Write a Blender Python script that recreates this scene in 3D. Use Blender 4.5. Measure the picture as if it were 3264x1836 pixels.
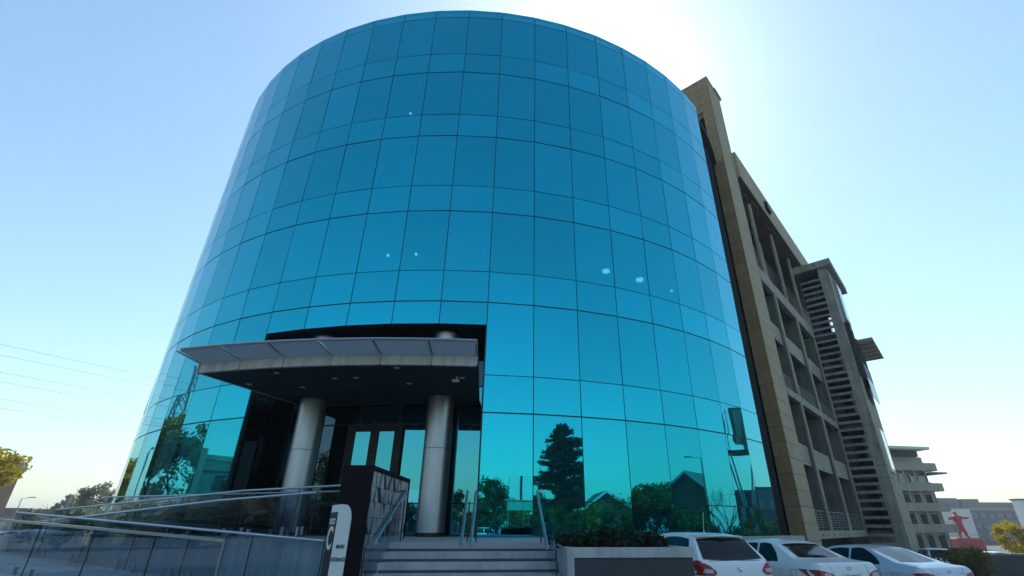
import bpy, bmesh, math, random
import numpy as np
from mathutils import Vector, Matrix
from mathutils.bvhtree import BVHTree
for o in list(bpy.data.objects): bpy.data.objects.remove(o, do_unlink=True)
SC = bpy.context.scene
COL = SC.collection
R_ = math.radians
rng = np.random.default_rng(7)
random.seed(7)

# ------------------------------------------------------------------ camera
EYE = 1.6
cd = bpy.data.cameras.new('camera'); cam = bpy.data.objects.new('camera', cd); COL.objects.link(cam)
PIT, ROL = R_(25.553), R_(0.2227)
fw = Vector((0, math.cos(PIT), math.sin(PIT))); up = Vector((0, -math.sin(PIT), math.cos(PIT))); rt = Vector((1, 0, 0))
r2 = rt*math.cos(ROL) + up*math.sin(ROL); u2 = -rt*math.sin(ROL) + up*math.cos(ROL)
mw = Matrix((r2, u2, -fw)).transposed().to_4x4(); mw.translation = Vector((0, 0, EYE)); cam.matrix_world = mw
cd.sensor_width = 36.0; cd.lens = 36.0*1502.5/3264; cd.shift_x = -71.19/3264; cd.shift_y = 44.15/3264
cd.clip_start = .05; cd.clip_end = 6000
SC.camera = cam
# ------------------------------------------------------------------ sky, sun, exposure
SUN_AZ, SUN_EL = R_(9), R_(49)
wd = bpy.data.worlds.new('World'); SC.world = wd; wd.use_nodes = True
nt = wd.node_tree; nt.nodes.clear()
sky = nt.nodes.new('ShaderNodeTexSky'); sky.sky_type = 'NISHITA'; sky.sun_disc = False
sky.sun_elevation = SUN_EL; sky.sun_rotation = SUN_AZ
sky.altitude = 1500; sky.air_density = 1.75; sky.dust_density = 2.0; sky.ozone_density = 4.0
bg = nt.nodes.new('ShaderNodeBackground'); bg.inputs['Strength'].default_value = .15
wo = nt.nodes.new('ShaderNodeOutputWorld')
wb_ = nt.nodes.new('ShaderNodeVectorMath'); wb_.operation = 'MULTIPLY'; wb_.inputs[1].default_value = (.98, 1.05, .95)   # the camera's cool-green white balance
nt.links.new(sky.outputs[0], wb_.inputs[0]); nt.links.new(wb_.outputs[0], bg.inputs[0]); nt.links.new(bg.outputs[0], wo.inputs[0])
sl = bpy.data.lights.new('sun', 'SUN'); sl.energy = 3.2; sl.angle = R_(.55); sl.color = (1, .95, .87)
so = bpy.data.objects.new('sun', sl); COL.objects.link(so)
sdir = Vector((math.sin(SUN_AZ)*math.cos(SUN_EL), math.cos(SUN_AZ)*math.cos(SUN_EL), math.sin(SUN_EL)))
so.rotation_euler = sdir.to_track_quat('Z', 'Y').to_euler(); so.location = (10, 30, 60)
vs = SC.view_settings; vs.view_transform = 'Standard'; vs.look = 'None'; vs.gamma = 1; vs.exposure = 0.44; vs.use_curve_mapping = False

# ------------------------------------------------------------------ materials
MAT = {}
def mat(name, col, rough=.6, metal=0., var=.12, scale=3., bump=0., bscale=30., spec=.5, col2=None, stretch=None, emit=None, streak=0., ovar=0.):
    m = bpy.data.materials.new(name); m.use_nodes = True; n = m.node_tree.nodes; l = m.node_tree.links
    b = n['Principled BSDF']
    b.inputs['Roughness'].default_value = rough; b.inputs['Metallic'].default_value = metal
    b.inputs['Specular IOR Level'].default_value = spec
    tc = n.new('ShaderNodeTexCoord'); mp = n.new('ShaderNodeMapping')
    if stretch: mp.inputs['Scale'].default_value = stretch
    l.new(tc.outputs['Object'], mp.inputs['Vector'])
    ns = n.new('ShaderNodeTexNoise'); ns.inputs['Scale'].default_value = scale; ns.inputs['Detail'].default_value = 5
    l.new(mp.outputs[0], ns.inputs['Vector'])
    rp = n.new('ShaderNodeValToRGB'); e = rp.color_ramp.elements
    c = np.array(col[:3]); c2 = np.array(col2[:3]) if col2 else None
    a = c*(1-var) if c2 is None else c
    z = np.minimum(c*(1+var), 1) if c2 is None else c2
    e[0].position = .3; e[0].color = (*a, 1); e[1].position = .7; e[1].color = (*z, 1)
    l.new(ns.outputs['Fac'], rp.inputs[0]); out = rp.outputs[0]
    def mul(o1, fac_sock, lo, hi):
        mr = n.new('ShaderNodeMapRange'); mr.inputs['To Min'].default_value = lo; mr.inputs['To Max'].default_value = hi; l.new(fac_sock, mr.inputs['Value'])
        vm = n.new('ShaderNodeVectorMath'); vm.operation = 'SCALE'; l.new(o1, vm.inputs[0]); l.new(mr.outputs[0], vm.inputs['Scale']); return vm.outputs[0], mr
    if streak:
        m3 = n.new('ShaderNodeMapping'); m3.inputs['Scale'].default_value = (3.2, 3.2, .22); l.new(tc.outputs['Object'], m3.inputs['Vector'])
        n3 = n.new('ShaderNodeTexNoise'); n3.inputs['Scale'].default_value = 1.6; n3.inputs['Detail'].default_value = 6; n3.inputs['Roughness'].default_value = .65; l.new(m3.outputs[0], n3.inputs['Vector'])
        out, mr = mul(out, n3.outputs['Fac'], 1-streak, 1+streak*.35); mr.inputs['From Min'].default_value = .32; mr.inputs['From Max'].default_value = .58
    if ovar:
        oi = n.new('ShaderNodeObjectInfo'); out, mr = mul(out, oi.outputs['Random'], 1-ovar, 1+ovar)
    l.new(out, b.inputs['Base Color'])
    if bump > 0:
        n2 = n.new('ShaderNodeTexNoise'); n2.inputs['Scale'].default_value = bscale; n2.inputs['Detail'].default_value = 4
        l.new(mp.outputs[0], n2.inputs['Vector'])
        bp = n.new('ShaderNodeBump'); bp.inputs['Strength'].default_value = bump; bp.inputs['Distance'].default_value = .02
        l.new(n2.outputs['Fac'], bp.inputs['Height']); l.new(bp.outputs[0], b.inputs['Normal'])
    if emit:
        b.inputs['Emission Color'].default_value = (*emit[0], 1); b.inputs['Emission Strength'].default_value = emit[1]
    MAT[name] = m; return m
def facade_glass(name, f0, trans, tcol, wav=.03):
    m = bpy.data.materials.new(name); m.use_nodes = True; n = m.node_tree.nodes; l = m.node_tree.links
    b = n['Principled BSDF']; b.inputs['Metallic'].default_value = 1; b.inputs['Roughness'].default_value = .012
    oi = n.new('ShaderNodeObjectInfo'); rp = n.new('ShaderNodeValToRGB')
    c = np.array(f0); e = rp.color_ramp.elements
    e[0].color = (*(c*.93), 1); e[1].color = (*(c*1.07), 1)
    l.new(oi.outputs['Random'], rp.inputs[0]); l.new(rp.outputs[0], b.inputs['Base Color'])
    tc = n.new('ShaderNodeTexCoord'); va = n.new('ShaderNodeVectorMath'); va.operation = 'ADD'
    l.new(tc.outputs['Object'], va.inputs[0]); l.new(oi.outputs['Location'], va.inputs[1])
    ns = n.new('ShaderNodeTexNoise'); ns.inputs['Scale'].default_value = .55; ns.inputs['Detail'].default_value = 1
    l.new(va.outputs[0], ns.inputs['Vector'])
    bp = n.new('ShaderNodeBump'); bp.inputs['Strength'].default_value = wav; bp.inputs['Distance'].default_value = .12
    l.new(ns.outputs['Fac'], bp.inputs['Height']); l.new(bp.outputs[0], b.inputs['Normal'])
    tr = n.new('ShaderNodeBsdfTransparent'); tr.inputs[0].default_value = (*tcol, 1)
    mx = n.new('ShaderNodeMixShader'); mx.inputs[0].default_value = trans
    l.new(b.outputs[0], mx.inputs[1]); l.new(tr.outputs[0], mx.inputs[2]); l.new(mx.outputs[0], n['Material Output'].inputs[0])
    MAT[name] = m
def clear_glass(name, tint, refl=1.0):
    m = bpy.data.materials.new(name); m.use_nodes = True; n = m.node_tree.nodes; l = m.node_tree.links
    n.remove(n['Principled BSDF'])
    tr = n.new('ShaderNodeBsdfTransparent'); tr.inputs[0].default_value = (*tint, 1)
    gl = n.new('ShaderNodeBsdfGlossy'); gl.inputs['Roughness'].default_value = .01; gl.inputs[0].default_value = (.85*refl, .93*refl, .95*refl, 1)
    lw = n.new('ShaderNodeLayerWeight'); lw.inputs[0].default_value = .5
    pw = n.new('ShaderNodeMath'); pw.operation = 'POWER'; pw.inputs[1].default_value = 4.5; l.new(lw.outputs['Facing'], pw.inputs[0])
    fr = n.new('ShaderNodeMath'); fr.operation = 'MULTIPLY_ADD'; fr.inputs[1].default_value = .50; fr.inputs[2].default_value = .045; l.new(pw.outputs[0], fr.inputs[0])
    mx = n.new('ShaderNodeMixShader'); l.new(fr.outputs[0], mx.inputs[0]); l.new(tr.outputs[0], mx.inputs[1]); l.new(gl.outputs[0], mx.inputs[2])
    l.new(mx.outputs[0], n['Material Output'].inputs[0]); MAT[name] = m
facade_glass('facade_glass', (.022, .545, .70), .25, (.35, .6, .66))
facade_glass('spandrel_glass', (.022, .565, .72), .245, (.35, .6, .66))
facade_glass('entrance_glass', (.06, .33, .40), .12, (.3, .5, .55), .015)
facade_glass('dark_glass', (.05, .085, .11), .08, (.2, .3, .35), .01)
facade_glass('window_glass', (.10, .14, .17), .0, (.2, .3, .35), .05)
clear_glass('balustrade_glass', (.80, .86, .90))
mat('mullion', (.012, .016, .022), .45, .2)
mat('interior_dark', (.02, .025, .03), .9)
mat('slab_dark', (.035, .04, .045), .9)
mat('recess_black', (.006, .006, .007), .9, spec=.1)
mat('lamp_lit', (.9, .9, .85), .5, emit=((.85, .95, 1), 9.0))
mat('downlight', (.55, .55, .55), .4)
mat('soffit', (.035, .037, .042), .75, var=.15, spec=.25)
mat('alu_light', (.50, .47, .45), .45, .0, var=.08, scale=2, bump=.03, streak=.25, ovar=.05)
mat('alu_panel', (.50, .50, .52), .5, .0, var=.08, scale=1.2, ovar=.06)
mat('steel', (.44, .48, .54), .32, .9, var=.06, scale=4)
mat('column_metal', (.43, .46, .50), .38, .85, var=.06, scale=1.5, stretch=(1, 1, .25), bump=.03, bscale=9, streak=.08)
mat('black_metal', (.012, .012, .014), .5)
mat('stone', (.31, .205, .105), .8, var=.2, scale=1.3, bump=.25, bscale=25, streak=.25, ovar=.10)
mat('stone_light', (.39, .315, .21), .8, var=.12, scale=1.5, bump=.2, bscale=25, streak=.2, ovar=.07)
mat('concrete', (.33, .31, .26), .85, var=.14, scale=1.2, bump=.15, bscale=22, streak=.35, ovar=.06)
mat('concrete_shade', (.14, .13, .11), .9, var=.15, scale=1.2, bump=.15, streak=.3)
mat('slat_grey', (.26, .235, .22), .85, var=.15, scale=1.2, bump=.15, streak=.3, ovar=.12)
mat('soffit_brown', (.13, .095, .075), .8, var=.15, scale=1)
mat('roof_white', (.62, .62, .60), .7, var=.06)
mat('terrace_paving', (.36, .36, .36), .6, var=.12, scale=1.5, bump=.1)
mat('plaster_grey', (.42, .44, .46), .75, var=.12, scale=.8, bump=.08, bscale=14, streak=.22)
mat('step_stone', (.40, .40, .43), .65, var=.16, scale=2.5, bump=.12, streak=.2, ovar=.05)
mat('riser_strip', (.06, .065, .08), .6)
mat('planter_white', (.48, .48, .48), .6, var=.08, scale=2, bump=.05, streak=.22)
mat('planter_panel', (.055, .055, .065), .6, var=.15)
mat('maroon_black', (.009, .005, .008), .7, var=.2, spec=.15)
mat('tile_light', (.36, .34, .33), .6, var=.2, scale=4, bump=.2, bscale=40)
mat('tile_mid', (.27, .26, .26), .6, var=.2, scale=4, bump=.2, bscale=40)
mat('tile_dark', (.018, .02, .026), .7, spec=.2)
mat('sign_white', (.74, .76, .76), .35, var=.03)
mat('sign_navy', (.010, .012, .026), .5, spec=.2)
mat('asphalt', (.05, .05, .052), .9, var=.25, scale=.6, bump=.3, bscale=60)
mat('paving', (.14, .135, .13), .85, var=.2, scale=.5, bump=.2, bscale=30)
mat('grass', (.05, .07, .02), .9, var=.4, scale=.4, bump=.3)
mat('car_white', (.78, .79, .80), .22, var=.015, spec=.6)
mat('car_silver', (.60, .63, .70), .2, .25, var=.02, spec=.6)
mat('car_glass', (.004, .005, .007), .05, var=.02, spec=.3)
mat('tail_red', (.30, .008, .012), .12, var=.25, scale=6, spec=.7)
mat('tail_clear', (.55, .40, .42), .1, var=.1, spec=.7)
mat('rubber', (.015, .015, .015), .8)
mat('rim', (.35, .35, .36), .35, .8)
mat('plate', (.62, .64, .58), .5)
mat('plate_text', (.05, .06, .05), .5)
mat('chrome', (.6, .6, .62), .15, 1)
mat('bark', (.07, .052, .038), .9, var=.3, scale=5, bump=.4)
mat('leaf_green', (.06, .09, .02), .7, col2=(.13, .15, .035), scale=.9)
mat('leaf_dark', (.022, .042, .02), .75, col2=(.05, .075, .03), scale=.8)
mat('leaf_shrub', (.006, .016, .008), .6, col2=(.014, .032, .014), scale=6)
mat('leaf_yellow', (.40, .29, .012), .7, col2=(.58, .46, .03), scale=.9)
mat('leaf_olive', (.12, .10, .02), .7, col2=(.22, .17, .04), scale=.8)
mat('leaf_grey', (.20, .22, .14), .8, col2=(.30, .32, .21), scale=.6)  # distant haze and backlight put into a paler leaf colour
mat('leaf_amber', (.34, .17, .012), .7, col2=(.46, .27, .03), scale=.6)
mat('brick', (.24, .11, .065), .85, var=.2, scale=2, bump=.2)
mat('house_cream', (.55, .48, .32), .8, var=.08)
mat('house_white', (.7, .7, .66), .7, var=.05)
mat('roof_grey', (.10, .105, .11), .8, var=.15)
mat('roof_green', (.10, .12, .09), .8, var=.15)
mat('bldg_grey', (.16, .16, .17), .8, var=.12, scale=.3)
mat('bldg_dark', (.03, .035, .04), .7)
mat('bldg_blue', (.075, .11, .17), .4, var=.15, scale=.2)
mat('bldg_beige', (.33, .29, .25), .8, var=.12, scale=.3)
mat('bldg_brown', (.16, .10, .07), .8, var=.2, scale=.3)
mat('statue_red', (.35, .012, .02), .4, var=.15)
mat('board_white', (.78, .80, .74), .6, var=.05)
mat('banner_green', (.12, .42, .34), .7)
mat('galv', (.30, .31, .32), .5, .5)
mat('fence_dark', (.02, .022, .02), .7)
mat('purple', (.20, .08, .24), .6)
mat('door_frame', (.018, .017, .017), .55, spec=.3)
mat('panel_teal', (.05, .09, .08), .6)
mat('wall_dark', (.10, .095, .09), .85, var=.15, scale=.6, bump=.1)
mat('soil', (.03, .022, .015), .95)
mat('signal_yellow', (.5, .30, .02), .6)

for m in list(MAT.values()):
    if m.name.startswith('leaf_'):
        n = m.node_tree.nodes; l = m.node_tree.links; b = n['Principled BSDF']; src = b.inputs['Base Color'].links[0].from_socket
        tr = n.new('ShaderNodeBsdfTranslucent'); l.new(src, tr.inputs[0]); mx = n.new('ShaderNodeMixShader'); mx.inputs[0].default_value = .4
        l.new(b.outputs[0], mx.inputs[1]); l.new(tr.outputs[0], mx.inputs[2]); l.new(mx.outputs[0], n['Material Output'].inputs[0])
m = MAT['alu_panel']; n = m.node_tree.nodes; l = m.node_tree.links; b = n['Principled BSDF']     # twin-wall translucent sheet
tr = n.new('ShaderNodeBsdfTranslucent'); tr.inputs[0].default_value = (.70, .69, .70, 1); mx = n.new('ShaderNodeMixShader'); mx.inputs[0].default_value = .6
l.new(b.outputs[0], mx.inputs[1]); l.new(tr.outputs[0], mx.inputs[2]); l.new(mx.outputs[0], n['Material Output'].inputs[0])

# ------------------------------------------------------------------ mesh helpers
class MB:
    def __init__(s, org=(0, 0, 0), ax=(1, 0, 0), ay=(0, 1, 0), az=(0, 0, 1)):
        s.v = []; s.f = []; s.o = Vector(org); s.x = Vector(ax); s.y = Vector(ay); s.z = Vector(az)
    def P(s, p): return s.o + s.x*p[0] + s.y*p[1] + s.z*p[2]
    def add(s, pts, faces):
        b = len(s.v); s.v += [s.P(p) for p in pts]; s.f += [tuple(b+i for i in f) for f in faces]; return s
    def box(s, x0, x1, y0, y1, z0, z1):
        p = [(x0,y0,z0),(x1,y0,z0),(x1,y1,z0),(x0,y1,z0),(x0,y0,z1),(x1,y0,z1),(x1,y1,z1),(x0,y1,z1)]
        return s.add(p, [(0,3,2,1),(4,5,6,7),(0,1,5,4),(1,2,6,5),(2,3,7,6),(3,0,4,7)])
    def prism(s, poly, z0, z1):                       # polygon in x,y
        n = len(poly); p = [(x, y, z0) for x, y in poly] + [(x, y, z1) for x, y in poly]
        return s.add(p, [tuple(range(n-1, -1, -1)), tuple(range(n, 2*n))] + [(i, (i+1) % n, n+(i+1) % n, n+i) for i in range(n)])
    def prism_y(s, poly, y0, y1):                     # polygon in x,z
        n = len(poly); p = [(x, y0, z) for x, z in poly] + [(x, y1, z) for x, z in poly]
        return s.add(p, [tuple(range(n)), tuple(range(2*n-1, n-1, -1))] + [((i+1) % n, i, n+i, n+(i+1) % n) for i in range(n)])
    def tube(s, path, r, n=8, cap=True):
        pts = [Vector(p) for p in path]; rr = r if hasattr(r, '__len__') else [r]*len(pts)
        base = len(s.v)
        for i, p in enumerate(pts):
            d = (pts[min(i+1, len(pts)-1)] - pts[max(i-1, 0)]).normalized()
            a = Vector((0, 0, 1)) if abs(d.z) < .9 else Vector((1, 0, 0))
            e1 = d.cross(a).normalized(); e2 = d.cross(e1)
            for k in range(n):
                t = 2*math.pi*k/n; s.v.append(s.P(p + (e1*math.cos(t) + e2*math.sin(t))*rr[i]))
        for i in range(len(pts)-1):
            for k in range(n):
                a = base+i*n+k; b = base+i*n+(k+1) % n; s.f.append((a, b, b+n, a+n))
        if cap:
            s.f.append(tuple(base+k for k in range(n-1, -1, -1))); s.f.append(tuple(base+(len(pts)-1)*n+k for k in range(n)))
        return s
    def cyl(s, x, y, z0, z1, r, n=32, r1=None):
        r1 = r if r1 is None else r1
        a = [(x+r*math.cos(2*math.pi*k/n), y+r*math.sin(2*math.pi*k/n), z0) for k in range(n)]
        b = [(x+r1*math.cos(2*math.pi*k/n), y+r1*math.sin(2*math.pi*k/n), z1) for k in range(n)]
        return s.add(a+b, [tuple(range(n-1, -1, -1)), tuple(range(n, 2*n))] + [(k, (k+1) % n, n+(k+1) % n, n+k) for k in range(n)])
    def build(s, name, material, parent=None, smooth=False, bevel=0, tri=False):
        off = Vector((0, 0, 0))
        if parent is not None:
            q = parent
            while q is not None: off = off + q.location; q = q.parent
        me = bpy.data.meshes.new(name); me.from_pydata([tuple(v-off) for v in s.v], [], s.f)
        bm = bmesh.new(); bm.from_mesh(me)
        bmesh.ops.recalc_face_normals(bm, faces=bm.faces)
        if bevel: bmesh.ops.bevel(bm, geom=bm.edges[:], offset=bevel, segments=1, affect='EDGES', clamp_overlap=True)
        if tri: bmesh.ops.triangulate(bm, faces=bm.faces)
        bm.to_mesh(me); bm.free()
        me.materials.append(MAT[material])
        if smooth:
            for p in me.polygons: p.use_smooth = True
            try: me.set_sharp_from_angle(angle=R_(40))
            except Exception: pass
        o = bpy.data.objects.new(name, me); COL.objects.link(o)
        if parent is not None: o.parent = parent
        return o
def tag(o, label=None, cat=None, group=None, kind=None):
    if label: o['label'] = label
    if cat: o['category'] = cat
    if group: o['group'] = group
    if kind: o['kind'] = kind
    return o
def thing(name, label, cat, loc=(0, 0, 0), group=None):
    o = bpy.data.objects.new(name, None); COL.objects.link(o); o.location = loc; o.empty_display_size = .2
    return tag(o, label, cat, group)
def inst(name, me, parent, loc, rot=(0, 0, 0), scale=None):
    o = bpy.data.objects.new(name, me); COL.objects.link(o); o.parent = parent; o.location = loc; o.rotation_euler = rot
    if scale: o.scale = scale
    return o
def np_mesh(name, V, F, material, parent=None, smooth=False):
    me = bpy.data.meshes.new(name)
    V = np.asarray(V, np.float32); F = np.asarray(F, np.int32)
    me.vertices.add(len(V)); me.vertices.foreach_set('co', V.ravel())
    k = F.shape[1]; me.loops.add(F.size); me.loops.foreach_set('vertex_index', F.ravel())
    me.polygons.add(len(F)); me.polygons.foreach_set('loop_start', np.arange(0, F.size, k, dtype=np.int32))
    me.update(calc_edges=True); me.validate(); me.materials.append(MAT[material])
    if smooth: me.polygons.foreach_set('use_smooth', np.ones(len(F), bool))
    o = bpy.data.objects.new(name, me); COL.objects.link(o)
    if parent is not None: o.parent = parent
    return o
def text(name, body, size, material, parent, org, ax, ay, extr=.003, align='CENTER', sx=1.0):
    cu = bpy.data.curves.new(name, 'FONT'); cu.body = body; cu.size = size; cu.extrude = extr; cu.offset = size*.02; cu.align_x = align; cu.align_y = 'CENTER'
    to = bpy.data.objects.new(name+'_tmp', cu); COL.objects.link(to)
    dg = bpy.context.evaluated_depsgraph_get(); me = bpy.data.meshes.new_from_object(to.evaluated_get(dg))
    bpy.data.objects.remove(to, do_unlink=True); bpy.data.curves.remove(cu)
    ax = Vector(ax).normalized(); ay = Vector(ay).normalized(); az = ax.cross(ay)
    off = Vector((0, 0, 0)); q = parent
    while q is not None: off = off + q.location; q = q.parent
    org = Vector(org)
    for v in me.vertices: v.co = org + ax*v.co.x*sx + ay*v.co.y + az*v.co.z - off
    me.materials.clear(); me.materials.append(MAT[material]); me.name = name
    o = bpy.data.objects.new(name, me); COL.objects.link(o); o.parent = parent
    return o

# ------------------------------------------------------------------ ground
def zg(x, y): return -.050*min(max(x-4.8, 0), 32)*min(max(y/8, 0), 1)
xs = sorted(set([-900, -300, -120, -60, -30, -10, 0, 4.8] + [4.8+2*i for i in range(1, 17)] + [36.8, 60, 120, 300, 900]))
ys = [-900, -300, -100, -40, -10, 0, 8, 16, 24, 32, 40, 60, 120, 300, 900]
V = [(x, y, zg(x, y)) for y in ys for x in xs]; nx = len(xs)
F = [(j*nx+i, j*nx+i+1, (j+1)*nx+i+1, (j+1)*nx+i) for j in range(len(ys)-1) for i in range(nx-1)]
tag(np_mesh('ground', V, F, 'paving'), kind='structure')
tag(MB().box(-200, 200, -25.5, -18.5, .0, .006).build('road', 'asphalt'), kind='structure')
tag(MB().box(-200, 200, -60, -25.8, .0, .12).build('verge', 'grass'), kind='structure')

# ------------------------------------------------------------------ the round glass tower
CX, CY = -2.22951*1.5, 20.23738*1.5; RAD = 11.1389*1.5; DTH = R_(5.145483); TH0 = R_(11.48932)
T = 1.355
def cyl(k, z, dr=0.):
    t = TH0 + k*DTH; return Vector((CX + (RAD+dr)*math.sin(t), CY - (RAD+dr)*math.cos(t), z))
Z = [22.86, 22.33, 19.91, 18.78, 16.36, 15.23, 12.82, 11.69, 9.28, 8.15, 5.74, 4.61, 2.24, T]
thick = {3, 5, 7, 9, 11}
tower = thing('glass_office_tower', 'round blue mirror glass office tower with a recessed entrance', 'building', (CX, CY, 0))
KMIN, KMAX = -13, 7
HOLE = range(-6, -1)
rows = []
for i in range(13):
    h0 = .02 if i+1 in thick else .0125; h1 = .02 if i in thick else .0125
    rows.append((Z[i+1]+h0, Z[i]-h1))
WP = 1.5-.026
def panel_mesh(name, w, h, material, t=.02):
    mb = MB().box(-w/2, w/2, 0, t, -h/2, h/2); o = mb.build(name, material); me = o.data; bpy.data.objects.remove(o); return me
pm = [panel_mesh('glass_panel', WP, b-a, 'spandrel_glass' if i in (2, 4, 6, 8, 10) else 'facade_glass') for i, (a, b) in enumerate(rows)]
pm_head = panel_mesh('glass_panel', WP, 8.13-7.37, 'facade_glass')
for k in range(KMIN, KMAX):
    t = TH0 + (k+.5)*DTH; rc = RAD*math.cos(DTH/2)
    for i, (a, b) in enumerate(rows):
        me = pm[i]; za, zb = a, b
        if k in HOLE and i >= 9:
            if i > 9: continue
            me = pm_head; za, zb = 7.37, 8.13
        tx, tz = rng.normal(0, .0028, 2)
        inst('glass_panel', me, tower, (rc*math.sin(t), -rc*math.cos(t), (za+zb)/2), (tx, 0, t+tz))
mb = MB()
for k in list(range(KMIN-9, KMIN)):
    a, b = cyl(k, 0, -.005), cyl(k+1, 0, -.005)
    mb.add([(a.x, a.y, T), (b.x, b.y, T), (b.x, b.y, 22.86), (a.x, a.y, 22.86)], [(0, 1, 2, 3)])
tag(mb.build('glass_panel', 'facade_glass', tower), kind='stuff')
for k in range(KMIN, KMAX+1):
    mb = MB(); t = TH0 + k*DTH; e = Vector((math.cos(t), math.sin(t), 0)); n = Vector((math.sin(t), -math.cos(t), 0))
    p = cyl(k, 0, -.02); zb = 7.37 if -6 < k < -1 else T
    m2 = MB(p, e, n); m2.box(-.03, .03, -.12, -.005, zb, 22.8); m2.build('mullion', 'mullion', tower)
for i, z in enumerate(Z):
    hh = .035 if i in thick else .025
    for (k0, k1) in ([(KMIN, KMAX)] if i < 10 else [(KMIN, -6), (-1, KMAX)]):
        mb = MB()
        for k in range(k0, k1):
            a, b, c, d = cyl(k, 0, -.026), cyl(k+1, 0, -.026), cyl(k+1, 0, -.11), cyl(k, 0, -.11)
            mb.prism([(a.x, a.y), (b.x, b.y), (c.x, c.y), (d.x, d.y)], z-hh, z+hh-.004*(i == 0)*20)
        mb.build('transom', 'mullion', tower)
# roof cap, core and slabs
N = 70
ring = lambda r: [(CX + r*math.sin(2*math.pi*i/N), CY - r*math.cos(2*math.pi*i/N)) for i in range(N)]
MB().prism(ring(RAD-.2), 22.5, 22.74).build('roof', 'slab_dark', tower)
MB().prism(ring(RAD-4.2), T, 22.45).build('core', 'interior_dark', tower)
def ring_slab(z0, z1, r0, r1, name, material, k0=None, k1=None, n=70):
    ks = np.linspace(-22, 6.95, n) if k0 is None else np.linspace(k0, k1, n)
    mb = MB(); pts = []
    for k in ks:
        for r in (r0, r1):
            for z in (z0, z1): pts.append(cyl(k, z, r-RAD))
    f = []
    for i in range(len(ks)-1):
        b = 4*i; c = b+4
        f += [(b, b+1, c+1, c), (b+2, c+2, c+3, b+3), (b, c, c+2, b+2), (b+1, b+3, c+3, c+1)]
    f += [(0, 2, 3, 1), (4*(len(ks)-1), 4*(len(ks)-1)+1, 4*(len(ks)-1)+3, 4*(len(ks)-1)+2)]
    return mb.add(pts, f).build(name, material, tower)
for z in (18.78, 15.23, 11.69, 8.15):
    ring_slab(z-.75, z-.1, RAD-4.15, RAD-.13, 'floor_slab', 'slab_dark')
for p in ((2.77,15.89,10.59),(4.21,16.58,10.51),(-5.35,14.78,17.85),(5.73,17.54,10.55),(-5.34,14.78,10.6),(-4.3,14.68,10.6)):
    zc = 10.94 if p[2] < 12 else 18.03
    rr = .15 if p[0] > 2 and p[0] < 5 else .05
    MB().cyl(p[0], p[1], zc-.45, zc-.38, rr, 16).build('ceiling_light', 'lamp_lit', tower)
    MB().cyl(p[0], p[1], zc-.38, zc, .01, 6).build('light_stem', 'mullion', tower)
wedge_dark = MB()
for k in range(7, 17):
    a, b, c, d = cyl(k, 0, -.45), cyl(k+1, 0, -.45), cyl(k+1, 0, -.6), cyl(k, 0, -.6)
    wedge_dark.prism([(a.x, a.y), (b.x, b.y), (c.x, c.y), (d.x, d.y)], T, 22.45)
wedge_dark.build('link_wall', 'recess_black', tower)
# --- entrance recess
DI = -1.8
def wedge(mb, k0, k1, dr0, dr1, z0, z1, n=1):
    for i in range(n):
        ka, kb = k0+(k1-k0)*i/n, k0+(k1-k0)*(i+1)/n
        a, b, c, d = cyl(ka, 0, dr1), cyl(kb, 0, dr1), cyl(kb, 0, dr0), cyl(ka, 0, dr0)
        mb.prism([(a.x, a.y), (b.x, b.y), (c.x, c.y), (d.x, d.y)], z0, z1)
    return mb
wedge(MB(), -5.98, -1.02, DI-.3, -.12, 7.30, 7.42, 5).build('recess_ceiling', 'recess_black', tower)
wedge(MB(), -6.06, -5.985, DI-.2, -.03, T, 7.30).build('recess_side', 'dark_glass', tower)
wedge(MB(), -1.015, -.94, DI-.2, -.13, T, 7.30).build('recess_side', 'recess_black', tower)
wedge(MB(), -5.98, -1.02, DI-.45, DI-.3, T, 7.29, 5).build('lobby_wall', 'recess_black', tower)
wi = (RAD+DI)*DTH
iz = [(T+.03, 2.23), (2.25, 4.585), (4.635, 5.85), (5.87, 7.28)]
im = [panel_mesh('entrance_pane', wi-.03, b-a, 'entrance_glass') for a, b in iz]
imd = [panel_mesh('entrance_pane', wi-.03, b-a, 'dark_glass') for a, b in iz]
for k in range(-6, -1):
    t = TH0+(k+.5)*DTH; rc = (RAD+DI)*math.cos(DTH/2)
    for i, (a, b) in enumerate(iz):
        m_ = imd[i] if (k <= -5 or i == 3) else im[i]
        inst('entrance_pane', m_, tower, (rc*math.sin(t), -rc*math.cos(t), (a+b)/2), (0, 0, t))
for k in range(-6, 0):
    mb = MB(cyl(k, 0, DI-.03), (math.cos(TH0+k*DTH), math.sin(TH0+k*DTH), 0), (math.sin(TH0+k*DTH), -math.cos(TH0+k*DTH), 0))
    mb.box(-.035, .035, -.1, .045, T, 7.29).build('entrance_mullion', 'mullion', tower)
for z in (T+.015, 4.61, 5.86): wedge(MB(), -5.97, -1.03, DI-.1, DI+.012, z-.024, z+.024, 5).build('entrance_transom', 'mullion', tower)
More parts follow.
